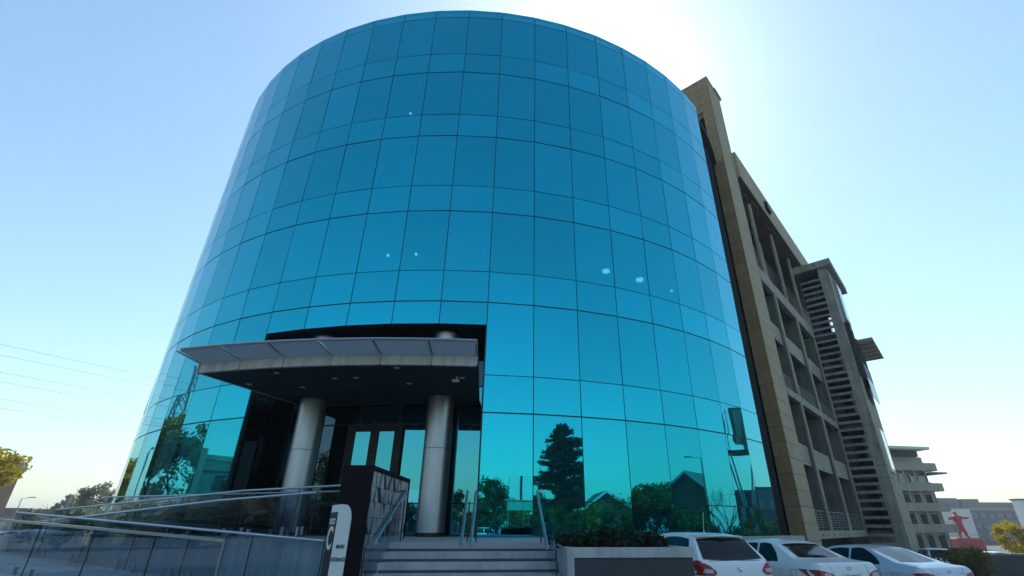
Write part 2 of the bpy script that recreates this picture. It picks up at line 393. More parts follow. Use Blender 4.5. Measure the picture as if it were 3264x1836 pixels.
# double door standing proud of the inner glass
def kxy(k, dr): return cyl(k, 0, dr)
a, b = kxy(-4.2, DI+.16), kxy(-2.86, DI+.16); e = (b-a).normalized(); n = Vector((e.y, -e.x, 0)); Ld = (b-a).length
door = MB(a, e, n).box(0, .16, -.1, .03, T, 4.55).box(Ld-.16, Ld, -.1, .03, T, 4.55).box(.16, Ld-.16, -.1, .03, 4.36, 4.55).build('door', 'door_frame', tower)
MB(a, e, n).box(Ld/2-.13, Ld/2+.13, -.08, .02, T, 4.36).box(.16, .24, -.08, .02, T, 4.36).box(Ld-.24, Ld-.16, -.08, .02, T, 4.36).box(.24, Ld-.24, -.08, .02, T, T+.2).build('door_leaf_frame', 'door_frame', door)
for x0, x1 in ((.24, Ld/2-.13), (Ld/2+.13, Ld-.24)):
    MB(a, e, n).box(x0, x1, -.05, -.03, T+.2, 4.36).build('door_pane', 'entrance_glass', door)
    hx = x1-.1 if x0 < 1 else x0+.1
    MB(a, e, n).tube([(hx, .06, T+.85), (hx, .06, T+1.35)], .015).build('door_handle', 'steel', door)

# --- canopy
cp = cyl(-3.3, 5.2, 0); can = thing('entrance_canopy', 'curved grey entrance canopy with metal fascia and upturned translucent lip', 'canopy', (cp.x, cp.y, 0))
K0, K1 = -5.40, -1.12
wedge(MB(), K0, K1, DI+.12, 2.45, 5.20, 5.38, 6).build('soffit', 'soffit', can)
for k in (-4.67, -3.95, -3.22, -2.5, -1.77): MB(cyl(k, 0, 0), (math.cos(TH0+k*DTH), math.sin(TH0+k*DTH), 0), (math.sin(TH0+k*DTH), -math.cos(TH0+k*DTH), 0)).box(-.006, .006, DI+.2, 2.44, 5.196, 5.1995).build('soffit_seam', 'black_metal', can)
kj = [K0, -4.67, -3.95, -3.22, -2.5, -1.77, K1]
for i in range(6):
    wedge(MB(), kj[i]+.012, kj[i+1]-.012, 2.452, 2.55, 5.19, 5.43, 2).build('fascia_panel', 'alu_light', can)
    mb = MB(); pts = []; nn = 3
    for j in range(nn):
        k = kj[i]+.02+(kj[i+1]-kj[i]-.04)*j/(nn-1)
        for dr, z in ((2.47, 5.44), (2.47, 5.465), (3.22, 5.565), (3.22, 5.59)): pts.append(cyl(k, z, dr))
    f = [(0, 1, 3, 2), (4*(nn-1), 4*(nn-1)+2, 4*(nn-1)+3, 4*(nn-1)+1)]
    for j in range(nn-1):
        b = 4*j; c = b+4; f += [(b, b+2, c+2, c), (b+1, c+1, c+3, b+3), (b, c, c+1, b+1), (b+2, b+3, c+3, c+2)]
    mb.add(pts, f).build('lip_panel', 'alu_panel', can)
for k in kj:
    mb = MB(); t = TH0+k*DTH; m2 = MB(cyl(k, 0, 0), (math.cos(t), math.sin(t), 0), (math.sin(t), -math.cos(t), 0))
    m2.add([(x, y, z) for x in (-.015, .015) for y, z in ((2.50, 5.2), (2.57, 5.2), (2.59, 5.43), (3.26, 5.535), (3.26, 5.56), (2.5, 5.46))],
           [(0, 1, 2, 3, 4, 5), (11, 10, 9, 8, 7, 6)] + [(i, (i+1) % 6 + 0, (i+1) % 6 + 6, i+6) for i in range(6)]).build('rib', 'alu_light', can)
MB().tube([cyl(k, 5.59, 3.26) for k in np.linspace(K0+.08, K1, 26)], .035, 8).build('edge_tube', 'steel', can, smooth=True)
for k in (K0, K1):
    t = TH0+k*DTH; s = .05 if k == K1 else -.05
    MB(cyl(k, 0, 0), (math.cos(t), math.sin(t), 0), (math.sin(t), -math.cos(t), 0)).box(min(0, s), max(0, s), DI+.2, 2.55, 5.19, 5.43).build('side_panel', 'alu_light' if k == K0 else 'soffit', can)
for x, y in ((-6.69,11.86),(-5.36,12.35),(-4.77,12.28),(-3.44,11.39),(-6.63,13.26),(-3.48,12.82),(-8.0,12.95),(-1.92,12.24)):
    MB().cyl(x, y, 5.188, 5.202, .075, 18).build('downlight', 'downlight', can)
MB().box(-2.06, -2.02, 12.1, 12.14, 5.1, 5.2).box(-2.16, -1.98, 12.09, 12.15, 5.05, 5.11).build('security_camera', 'sign_white', can)
# --- columns
for (k, x_, lab) in ((-5, -6.98, 'brushed steel round column on the ramp side of the entrance'), (-2, -2.86, 'brushed steel round column beside the glass doors at the stair head')):
    yy = CY - math.sqrt((RAD-.82)**2 - (x_-CX)**2)
    c = thing('entrance_column', lab, 'column', (x_, yy, T), 'columns holding the entrance canopy')
    MB().cyl(x_, yy, T+.10, 3.66, .40, 48).build('shaft', 'column_metal', c, smooth=True)
    MB().cyl(x_, yy, 3.675, 7.28, .40, 48).build('shaft', 'column_metal', c, smooth=True)
    MB().cyl(x_, yy, 3.655, 3.68, .39, 32).build('joint_ring', 'black_metal', c)
    MB().cyl(x_, yy, T+.002, T+.10, .385, 32).build('base_ring', 'black_metal', c)
    MB().cyl(x_, yy, 6.3, 6.62, .415, 32).build('collar', 'black_metal', c)

# ------------------------------------------------------------------ terrace, ramp
WA = Vector((-3.67, 9.33, 0)); Wd = Vector((-.9177, .3973, 0)).normalized(); Wn = Vector((-.3973, -.9177, 0)).normalized()
def W(s, off, z=0.): p = WA + Wd*s + Wn*off; return Vector((p.x, p.y, z))
S7 = R_(7); se = Vector((math.cos(S7), math.sin(S7), 0)); sf = Vector((-math.sin(S7), math.cos(S7), 0)); SE = Vector((-1.1, 9.25, 0))
def ST(a, b, z=0.): p = SE + se*a + sf*b; return Vector((p.x, p.y, z))
poly = []
for k in np.linspace(7.6, 1.0, 14): p = cyl(k, 0, .55); poly.append((p.x, p.y))
for p in (ST(3.35, 1.35), ST(3.35, .2), ST(1.45, .2), ST(1.42, 0), ST(-1.42, 0), ST(-2.3, .02), W(.05, -.155), W(.5, -.16), W(.5, -1.55), W(14, -1.55)): poly.append((p.x, p.y))
poly += [(-24, 22), (-20, 32), (-10, 30), (6, 24)]
tag(MB().prism(poly[::-1], -.4, T).build('terrace', 'terrace_paving', tri=True), kind='structure')
rw = thing('retaining_wall', 'long smooth grey plastered wall below the ramp balustrades', 'wall', WA)
MB(WA, Wd, Wn).box(-.35, 14, -.15, 0, 0, T+.004).build('wall_face', 'plaster_grey', rw)
za = lambda s: 1.40+.0525*(s-.72)
mb = MB(WA, Wd, Wn)
def slope_slab(mb, s0, s1, o0, o1, z0, z1, zb=-.05):
    mb.add([(s0, o0, zb), (s1, o0, zb), (s1, o1, zb), (s0, o1, zb), (s0, o0, z0), (s1, o0, z1), (s1, o1, z1), (s0, o1, z0)],
           [(0, 3, 2, 1), (4, 5, 6, 7), (0, 1, 5, 4), (1, 2, 6, 5), (2, 3, 7, 6), (3, 0, 4, 7)])
slope_slab(mb, -6, 10.2, .004, 1.5, .0, za(10.2)-.95); mb.box(10.2, 12.5, -1.5, 1.5, -.05, za(10.2)-.95)
tag(mb.build('ramp', 'plaster_grey'), kind='structure')
mb = MB(WA, Wd, Wn); slope_slab(mb, .5, 10.2, -1.54, -.155, T-.01, za(10.2)-.949); tag(mb.build('upper_ramp', 'plaster_grey'), kind='structure')

def balustrade(label, pts, joints, h, off, name='glass_balustrade', rail_r=.024, lean=0, gap=.012, flatrail=False, group='glass balustrades of the ramp'):
    """pts: (s,z) polyline of the rail along the ramp line, joints: s values between panels"""
    zz = lambda s: float(np.interp(s, [p[0] for p in pts], [p[1] for p in pts]))
    base = W(joints[0], off, zz(joints[0])-h)
    t = thing(name, label, 'railing', base, group)
    for a, b in zip(joints[:-1], joints[1:]):
        mb = MB(WA, Wd, Wn); a2, b2 = a+gap, b-gap
        mb.add([(s, o, z) for o in (off-.008, off+.008) for s, z in ((a2, zz(a2)-h+.02), (b2, zz(b2)-h+.02), (b2, zz(b2)-.02), (a2, zz(a2)-.02))],
               [(0, 1, 2, 3), (7, 6, 5, 4), (0, 4, 5, 1), (1, 5, 6, 2), (2, 6, 7, 3), (3, 7, 4, 0)])
        mb.build('glass_panel', 'balustrade_glass', t)
        for s in (a+.3, b-.3):
            MB(WA, Wd, Wn).box(s-.022, s+.022, off-.03, off+.03, zz(s)-h, zz(s)-h+.17).build('clamp_post', 'steel', t)
        MB(WA, Wd, Wn).box(a-.006, a+.006, off-.009, off+.009, zz(a)-h+.02, zz(a)-.02).build('joint_seal', 'mullion', t)
    q = [(s, off, zz(s)) for s in sorted(set([joints[0], joints[-1]] + [p[0] for p in pts if joints[0] < p[0] < joints[-1]]))]
    if flatrail:
        mb = MB(WA, Wd, Wn)
        for (s0, o0, z0), (s1, o1, z1) in zip(q[:-1], q[1:]):
            mb.add([(s, off+o, z+dz) for s, z in ((s0, z0), (s1, z1)) for o, dz in ((-.03, -.025), (.03, -.025), (.03, .02), (-.03, .02))],
                   [(0, 1, 5, 4), (1, 2, 6, 5), (2, 3, 7, 6), (3, 0, 4, 7), (0, 3, 2, 1), (4, 5, 6, 7)])
        mb.build('handrail', 'steel', t)
        s0, _, z0 = q[0]; MB(WA, Wd, Wn).box(s0-.035, s0, off-.02, off+.02, z0-h, z0+.02).build('end_post', 'steel', t)
    else:
        MB(WA, Wd, Wn).tube(q, rail_r, 10).build('handrail', 'steel', t, smooth=True)
    return t
balustrade('outermost glass ramp balustrade with a flat steel top rail', [(.69, za(.69)), (12.4, za(10.2))], [.69, 2.42, 4.24, 6.14, 7.95, 9.75, 11.6], .95, 1.40, flatrail=True)
balustrade('glass ramp balustrade standing at the foot of the grey wall', [(-.05, 1.37), (10.7, 1.90)], [-.05, 1.75, 3.55, 5.35, 7.15, 8.95, 10.7], .9, .07, rail_r=.026)
balustrade('glass ramp balustrade rising on top of the grey wall', [(.5, 2.18), (3.2, 2.08), (8, 1.78), (10.2, 1.66)], [.5, 2.4, 4.3, 6.2, 8.1, 10.2], .75, -.09)
balustrade('glass balustrade on the inner side of the upper ramp', [(.6, 2.43), (4.35, 2.38), (12.3, 2.02)], [.6, 2.5, 4.4, 6.3, 8.2, 10.2, 12.3], .98, -1.46)
balustrade('level glass balustrade along the terrace beside the tower', [(2.2, 2.40), (12.6, 2.44)], [2.2, 4.3, 6.4, 8.5, 10.6, 12.6], 1.04, -2.7)
# --- stairs
st = thing('entrance_stairs', 'broad pale stone entrance stairs with dark strips at the riser feet', 'stairs', ST(0, -1.5))
for i in range(1, 10):
    zt = T - .1355*i
    MB(SE, se, sf).box(-1.42, 1.42, -.345*i, -.345*(i-1)-.002, 0 if i < 9 else -.02, zt).build('step', 'step_stone', st)
    MB(SE, se, sf).box(-1.40, 1.40, -.345*(i-1)-.010, -.345*(i-1)-.001, zt+.001, zt+.040).build('riser_strip', 'riser_strip', st)  # dark strip along the foot of each riser
MB(SE, se, sf).box(-1.52, -1.425, -3.15, .3, 0, .10).build('side_string', 'step_stone', st)
def stair_rail(label, p0, p1, name='stair_handrail', glass=None, end=None):
    p0, p1 = Vector(p0), Vector(p1); t = thing(name, label, 'railing', (p0.x, p0.y, max(0, p0.z-.9)), 'handrails of the entrance stairs')
    path = [p0, p1] + ([Vector(end)] if end else [])
    MB().tube(path, .024, 12).build('handrail', 'steel', t, smooth=True)
    d = (p1-p0)
    for f in (.12, .5, .88):
        q = p0+d*f; st_z = T - .1355*min(9, max(0, math.ceil(-((q-SE).dot(sf))/.345)))
        MB().tube([q, (q.x, q.y, q.z-.1)], .010, 6).build('bracket', 'steel', t)
        if f > .8: MB().tube([(q.x+.05, q.y, q.z-.08), (q.x+.05, q.y, st_z)], .012, 8).build('post', 'black_metal', t)
    if glass:
        gx = glass; mb = MB()
        a = p0 - d*.0; b = p1
        pts = [(a.x+gx, a.y-.15, a.z-.95), (b.x+gx, b.y, b.z-.86), (b.x+gx, b.y, b.z+.02), (a.x+gx, a.y-.15, a.z-.02)]
        mb.add([(x, y, z) for x, y, z in pts] + [(x+.015, y, z) for x, y, z in pts], [(0, 1, 2, 3), (7, 6, 5, 4), (0, 4, 5, 1), (1, 5, 6, 2), (2, 6, 7, 3), (3, 7, 4, 0)])
        mb.build('glass_panel', 'balustrade_glass', t)
        for q in (pts[0], pts[3]): pass
        MB().tube([(pts[0][0], pts[0][1], pts[0][2]), (pts[3][0], pts[3][1], pts[3][2])], .012, 6).build('glass_edge', 'mullion', t)
    return t
stair_rail('slanting steel handrail along the patterned tile wall', (-2.30, 7.6, 1.36), (-2.46, 9.75, 2.22), glass=-.06, end=(-2.70, 9.9, 2.22))
stair_rail('steel handrail on the tile wall side of the central pair', (-1.04, 7.6, 1.36), (-1.26, 9.7, 2.21))
stair_rail('steel handrail on the planter side of the central pair', (-.90, 7.6, 1.36), (-1.10, 9.7, 2.21))
stair_rail('slanting steel handrail beside the white planter', (.20, 7.6, 1.33), (.07, 9.7, 2.21), glass=.12, end=(.15, 9.9, 2.21))
# --- patterned wall
fwl = thing('feature_wall', 'dark freestanding wall faced with pale triangular stone tiles', 'wall', (-3.0, 9.8, 0))
MB().box(-3.25, -2.77, 8.5, 11.15, -.05, 2.55).build('wall_core', 'maroon_black', fwl)
MB().box(-2.772, -2.735, 8.5, 11.15, 2.49, 2.55).box(-2.772, -2.735, 8.5, 8.54, 0, 2.489).box(-2.772, -2.735, 11.09, 11.15, T, 2.489).build('border_frame', 'maroon_black', fwl)
MB().box(-2.771, -2.765, 8.54, 11.09, .02, 2.49).build('tile_backing', 'tile_dark', fwl)
rh = .243
for r in range(10):
    z0 = .04+r*rh; z1 = z0+rh-.008; y = 8.56; flip = r % 2
    tr = random.Random(r*3+1)
    while y < 11.0:
        w0 = tr.uniform(.20, .36); skew = tr.uniform(.09, .17)
        y1 = min(y+w0, 11.07)
        far = (y-8.5)/2.6
        if tr.random() < far*.75: q = [(y, z0), (y1-.008, z0), (y1-.008, z1), (y, z1)]; gap = .0
        else:
            a = skew*tr.choice((.6, 1, 1.2)); q = [(y, z0), (y1-.01, z0), (y1-a, z1), (min(y+a*.8, y1-a-.01), z1)] if flip else [(min(y+a, y1-.05), z0), (max(y1-a, y+a+.01), z0), (y1-.01, z1), (y, z1)]
            gap = tr.uniform(0, .03)
        mb = MB(); mb.add([(x, yy, zz) for x in (-2.764, -2.742+tr.uniform(-.006, .004)) for yy, zz in q], [(0, 1, 2, 3), (7, 6, 5, 4), (0, 4, 5, 1), (1, 5, 6, 2), (2, 6, 7, 3), (3, 7, 4, 0)])
        mb.build('tile', tr.choice(('tile_light', 'tile_light', 'tile_mid')), fwl)
        y = y1+gap; flip = 1-flip
# --- totem sign
M0 = Vector((-2.455, 6.5, 0)); le = Vector((-.20, .28, 0)); fe = Vector((.152, .045, 0)).normalized()
tot = thing('totem_sign', 'white and navy totem sign reading BLOCK C MAIN ENTRANCE with rounded top', 'sign', M0)
prof = [(0, 0), (.165, 0), (.165, 1.66)] + [(.165-.085*(1-math.cos(t)), 1.66+.19*math.sin(t)) for t in np.linspace(.2, 1.57, 8)] + [(.02, 1.855), (0, 1.85)]
led = le.normalized()
MB(M0, fe, led).prism_y(prof, 0, .34).build('body', 'sign_white', tot)
MB(M0, fe, led).box(-.006, -.0005, .012, .345, .02, 1.765).build('navy_face', 'sign_navy', tot)
fn = fe.cross(Vector((0, 0, 1)))
text('lettering', 'MAIN', .062, 'sign_navy', tot, M0+fe*.085-led*.002+Vector((0, 0, 1.375)), fe, (0, 0, 1), sx=.62)
text('lettering', 'ENTRANCE', .062, 'sign_navy', tot, M0+fe*.082-led*.002+Vector((0, 0, 1.235)), fe, (0, 0, 1), sx=.50)
text('lettering', 'BLOCK', .095, 'sign_white', tot, M0+led*.17-fe*.0075+Vector((0, 0, 1.655)), -led, (0, 0, 1), sx=.8)
text('lettering', 'C', .36, 'sign_white', tot, M0+led*.18-fe*.0075+Vector((0, 0, 1.455)), -led, (0, 0, 1), sx=1.0)
# --- planter
pl = thing('planter_box', 'white concrete planter with a dark recessed front panel beside the stairs', 'planter', ST(2.4, -.5))
PS = MB(SE, se, sf)
def pb(*a): return MB(SE, se, sf).box(*a)
pb(1.44, 3.42, -1.45, -1.31, 1.19, 1.325).box(1.44, 1.58, -1.31, .19, 1.19, 1.325).box(3.28, 3.42, -1.31, .19, 1.19, 1.325).box(1.58, 3.28, .05, .19, 1.19, 1.325).build('rim', 'planter_white', pl)
pb(1.44, 1.545, -1.45, -1.31, 0, 1.188).box(1.44, 1.56, -1.31, .19, 0, 1.188).build('pilaster', 'planter_white', pl)
pb(1.547, 3.41, -1.42, -1.32, 0, 1.188).build('front_panel', 'planter_panel', pl)
pb(3.30, 3.41, -1.31, .19, 0, 1.188).box(1.57, 3.29, .08, .19, 0, 1.188).build('side_panel', 'planter_panel', pl)
pb(1.575, 3.285, -1.312, .055, .8, 1.26).build('soil', 'soil', pl)

# ------------------------------------------------------------------ plants
def leaves(cent, rad, n, size, seed, squash=1., elong=1.0, up=0.):
    g = np.random.default_rng(seed); nc = len(cent)
    idx = g.integers(0, nc, n); c = np.asarray(cent)[idx]; r = np.asarray(rad)[idx]
    d = g.normal(size=(n, 3)); d /= np.linalg.norm(d, axis=1)[:, None]
    rr = r*g.random(n)**.45
    p = c + d*rr[:, None]*np.array([1, 1, squash])
    a = g.normal(size=(n, 3)); a[:, 2] += up; a /= np.linalg.norm(a, axis=1)[:, None]
    b = np.cross(a, g.normal(size=(n, 3))); b /= np.linalg.norm(b, axis=1)[:, None]
    s = size*g.uniform(.6, 1.3, n)[:, None]
    a = a*s*elong; b = b*s*.62
    V = np.stack([p-a, p+b*.9, p+a, p-b*.9], 1).reshape(-1, 3)
    F = np.arange(4*n).reshape(n, 4)
    return V, F
def limb(mb, p, d, L, r, depth, rnd, tips, spread=.6):
    d = d.normalized(); pts = [p]; q = p.copy()
    for i in range(3):
        d = (d + Vector((rnd.uniform(-.18, .18), rnd.uniform(-.18, .18), rnd.uniform(-.05, .14)))).normalized(); q = q + d*L/3; pts.append(q.copy())
    mb.tube(pts, list(np.linspace(r, r*.55, 4)), 5 if depth < 2 else 7, cap=False)
    if depth == 0: tips.append(q); return
    for i in range(rnd.choice((2, 3, 3))):
        nd = (d + Vector((rnd.uniform(-1, 1), rnd.uniform(-1, 1), rnd.uniform(-.25, .6)))*spread).normalized()
        limb(mb, pts[-1] if i < 2 else pts[-2], nd, L*rnd.uniform(.6, .8), r*.52, depth-1, rnd, tips, spread)
def tree(name, label, loc, h, rx, lm, n=3000, size=.25, seed=1, trunk=.35, depth=3, group=None, squash=.8, clump=None, bare=False):
    loc = Vector(loc); t = thing(name, label, 'tree', loc, group); rnd = random.Random(seed); mb = MB(); tips = []
    th = h*trunk; r0 = max(.09, h*.022)
    mb.tube([loc+Vector((0, 0, -.1)), loc+Vector((.03*h*rnd.uniform(-1, 1), 0, th*.6)), loc+Vector((.03*h*rnd.uniform(-1, 1), .02*h, th))], [r0*1.3, r0, r0*.8], 8)
    top = loc+Vector((0, 0, th))
    for i in range(5):
        a = i*2*math.pi/5+rnd.uniform(-.4, .4)
        limb(mb, top-Vector((0, 0, rnd.uniform(0, th*.2))), Vector((math.cos(a), math.sin(a), rnd.uniform(.5, 1.4))), (h-th)*.42, r0*.55, depth-1, rnd, tips, .65)
    mb.build('trunk', 'bark', t)
    if not bare:
        cz = (h+th*.8)/2; hz = (h-th*.8)/2
        cen = []
        for p in tips:
            q = p-loc; cen.append(q)
        g = np.random.default_rng(seed)
        for i in range(26):
            d = g.normal(size=3); d /= np.linalg.norm(d); f = g.uniform(.45, .9)
            cen.append(Vector((d[0]*rx*f, d[1]*rx*f, cz+d[2]*hz*f)))
        C2 = []
        for q in cen:   # keep clumps inside the crown
            e = math.sqrt((q.x/rx)**2+(q.y/rx)**2+((q.z-cz)/hz)**2); s = min(1, .88/e) if e > 0 else 1
            C2.append((q.x*s, q.y*s, cz+(q.z-cz)*s))
        cr = [(clump or rx*.26)*g.uniform(.6, 1.2) for _ in C2]
        V, F = leaves(C2, cr, n, size, seed, squash)
        np_mesh('crown', V, F, lm, t)
    return t
def conifer(name, label, loc, h, r, seed=3):
    loc = Vector(loc); t = thing(name, label, 'tree', loc); rnd = random.Random(seed); g = np.random.default_rng(seed)
    mb = MB().tube([loc, loc+Vector((.1, 0, h*.5)), loc+Vector((0, 0, h*.97))], [h*.03, h*.018, .03], 8)
    Vs = []; Fs = 0
    for i in range(190):
        f = i/190; z = h*(.08+.9*f) ; L = r*(1-f)**.62*rnd.uniform(.55, 1.12)+.35; a = rnd.uniform(0, 6.283)
        d = Vector((math.cos(a), math.sin(a), rnd.uniform(-.12, .22))); p0 = Vector((0, 0, z)); p1 = p0+d*L
        mb.tube([loc+p0, loc+p0+d*L*.5+Vector((0, 0, .06*L)), loc+p1], [.05, .03, .012], 4, cap=False)
        n = int(30+34*L)
        s = g.random(n)**.7; c = np.array([p0+(p1-p0)*float(x) for x in s]); w = .42*(1-.5*s)*(.5+.25*L)
        lat = np.array([-math.sin(a), math.cos(a), 0])
        c = c + lat*(g.normal(size=n)*w*.55)[:, None] + np.array([0, 0, 1])*(g.normal(size=n)*.13)[:, None]
        dv = np.array(d)[None, :]*.6 + g.normal(size=(n, 3))*np.array([.6, .6, .22]); dv /= np.linalg.norm(dv, axis=1)[:, None]
        b = np.cross(dv, g.normal(size=(n, 3))*np.array([.4, .4, 1])); b /= np.linalg.norm(b, axis=1)[:, None]
        sz = g.uniform(.12, .28, n)[:, None]; av = dv*sz*1.4; bv = b*sz*.5
        Vs.append(np.stack([c-av, c+bv, c+av, c-bv], 1).reshape(-1, 3))
    V = np.concatenate(Vs); F = np.arange(len(V)).reshape(-1, 4)
    mb.build('trunk', 'bark', t); np_mesh('crown', V, F, 'leaf_dark', t); return t
# shrubs in the planter
for i, (a, b, rr, lab) in enumerate(((1.98, -.80, .44, 'dark green shrub in the planter on the stair side'), (2.42, -.70, .46, 'dark green shrub filling the middle of the planter'), (2.88, -.85, .38, 'dark green shrub in the planter towards the parked hatchback'))):
    p = ST(a, b, 1.255); s = thing('planter_shrub', lab, 'shrub', p, 'shrubs in the white planter')
    g = np.random.default_rng(i)
    cen = [(g.normal()*rr*.55, g.normal()*rr*.5, .05+g.random()*.16) for _ in range(22)]
    V, F = leaves(cen, [rr*.5]*22, 4200, .034, 20+i, .55, 1.3); V[:, 2] = np.maximum(V[:, 2], 0.0)
    np_mesh('foliage', V, F, 'leaf_shrub', s)
    mb = MB()
    for j in range(7):
        aa = j*.9; mb.tube([p, p+Vector((math.cos(aa)*rr*.6, math.sin(aa)*rr*.6, .12))], [.012, .005], 5)
    mb.build('stem', 'bark', s)

# ------------------------------------------------------------------ the stone and concrete office slab
PA = R_(40.7); ud = Vector((math.sin(PA), math.cos(PA), 0)); vd = Vector((math.cos(PA), -math.sin(PA), 0)); P0 = Vector((11.95, 22.96, 0))
def U(): return MB(P0, ud, vd)
ob = thing('stone_office_block', 'tan stone clad office block with open balconies and a tall corner pier', 'building', P0)
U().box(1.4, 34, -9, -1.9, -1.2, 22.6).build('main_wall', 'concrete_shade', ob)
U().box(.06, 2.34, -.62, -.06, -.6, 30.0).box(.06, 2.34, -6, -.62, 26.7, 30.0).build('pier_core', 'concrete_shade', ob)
U().box(1.0, 1.39, -9, -.63, 0, 26.6).build('recess_wall', 'recess_black', ob)
# stone blocks, 0.705 m courses
CH = .705; z = -.33
bend = {}
def blk(key, dims, material):
    if key not in bend:
        o = MB((0, 0, 0), ud, vd).box(*dims).build('stone_block', material, bevel=.006); bend[key] = o.data; bpy.data.objects.remove(o)
    return bend[key]
g = .007
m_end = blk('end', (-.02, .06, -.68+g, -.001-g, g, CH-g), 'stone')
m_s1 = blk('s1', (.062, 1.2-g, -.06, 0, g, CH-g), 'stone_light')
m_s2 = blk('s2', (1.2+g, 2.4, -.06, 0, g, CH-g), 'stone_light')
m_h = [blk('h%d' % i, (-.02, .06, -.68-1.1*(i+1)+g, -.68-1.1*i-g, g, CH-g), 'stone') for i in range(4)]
i = 0
while z < 29.9:
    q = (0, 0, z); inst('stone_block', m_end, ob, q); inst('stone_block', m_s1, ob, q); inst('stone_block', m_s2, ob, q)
    if z > 26.5:
        for m_ in m_h: inst('stone_block', m_, ob, q)
    z += CH
ztop = z
U().box(-.05, 2.45, -.72, .05, ztop, ztop+.12).box(-.05, 2.45, -5.1, -.72, ztop, ztop+.12).build('coping', 'stone_light', ob)
U().box(1.35, 2.6, -.3, .10, ztop-.02, ztop+.22).build('coping_cap', 'stone_light', ob)
# fin faces inside the loggia
U().box(2.34, 2.40, -1.9, -.062, 0, 26.5).build('pier_return', 'concrete', ob)
UE = 15.95
for zb, zt in ((15.10, 15.52), (8.10, 8.52), (1.14, 1.50)):
    U().box(2.405, UE, -.30, -.012, zb, zt).build('beam', 'concrete', ob)
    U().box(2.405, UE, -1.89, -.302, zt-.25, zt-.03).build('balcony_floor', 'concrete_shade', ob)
    for uu in np.arange(3.0, 15.8, 1.3): U().cyl(uu, -.010, zb+.14, zb+.2, .03, 8).build('bolt', 'black_metal', ob) if zb < 15 else None
for u0 in (5.2, 10.45, 15.6):
    for z0_, z1_ in ((1.502, 8.098), (8.522, 15.098)):
        U().box(u0, u0+.34, -.10, -.006, z0_, z1_).build('pier', 'concrete', ob)
        U().box(u0+.02, u0+.32, -1.89, -.101, z0_, z1_).build('cross_wall', 'concrete_shade', ob)  # deep balcony shade put into the cross walls as a darker concrete colour
bays = ((2.41, 5.19), (5.55, 10.44), (10.80, 15.59))
for zb in (4.62, 11.62):
    for a, b in bays:
        U().box(a, b, -.30, -.21, zb, zb+1.06).build('parapet_panel', 'concrete', ob)
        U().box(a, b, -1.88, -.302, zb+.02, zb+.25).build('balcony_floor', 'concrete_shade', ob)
        for uu in (a+.7, (a+b)/2, b-.7): U().cyl(uu, -.208, zb+.12, zb+.18, .03, 8).build('bolt', 'black_metal', ob)
for zb in (1.50, 8.52):
    for a, b in bays:
        mb = U()
        for zz in np.arange(zb+.14, zb+.86, .12): mb.tube([(a, -.18, zz), (b, -.18, zz)], .012, 5, cap=False)
        mb.tube([(a, -.18, zb+.9), (b, -.18, zb+.9)], .025, 6, cap=False)
        for uu in np.arange(a+.15, b, .9): mb.tube([(uu, -.18, zb), (uu, -.18, zb+.9)], .02, 5, cap=False)
        mb.build('balcony_rail', 'galv', ob)
# windows in the balcony back walls
for zb in (1.5, 4.87, 8.52, 11.87):
    for a, b in bays:
        w = U().box(a+.3, b-.3, -1.899, -1.86, zb+.05, zb+2.6).build('window', 'bldg_dark', ob)
        for j in range(3):
            x0 = a+.36+(b-a-.72)*j/3; U().box(x0, x0+(b-a-.72)/3-.06, -1.859, -1.845, zb+.12, zb+2.5).build('pane', 'window_glass', w)
# loggia above
U().box(2.41, UE, -.6, -.02, 15.525, 16.0).build('loggia_kerb', 'concrete', ob)
for (u, v, r) in ((5.6, -.38, .13), (10.7, -.38, .13), (15.4, -.38, .13), (6.4, -1.45, .12), (11.4, -1.45, .12)):
    U().cyl(u, v, 15.53, 22.5, r, 20).build('loggia_column', 'concrete', ob, smooth=True)
    U().box(u-.4, u+.4, -1.85, -.05, 22.5, 22.655).build('column_beam', 'soffit_brown', ob)
for a, b in ((2.9, 4.6), (5.6, 7.6), (8.6, 10.6), (11.8, 13.8)):
    w = U().box(a, b, -1.899, -1.84, 17.0, 20.3).build('window', 'house_white', ob)
    for j in range(2):
        h = 1.6
        U().box(a+.1, b-.1, -1.838, -1.82, 17.1+j*h, 17.1+j*h+1.5).build('pane', 'window_glass', w)
U().box(2.42, 30, -8.5, .19, 22.66, 22.76).build('roof_soffit', 'soffit_brown', ob)
U().box(2.42, 30, -8.6, .20, 22.77, 24.85).build('roof_fascia', 'stone_light', ob)
U().box(8.0, 9.1, .202, .26, 23.2, 24.0).box(8.1, 9.0, .26, .40, 23.3, 23.9).build('wall_light', 'black_metal', ob)
for uu in (4.2, 9.2): U().box(uu, uu+3.4, -.25, -.21, 22.60, 22.655).build('soffit_tube', 'galv', ob)
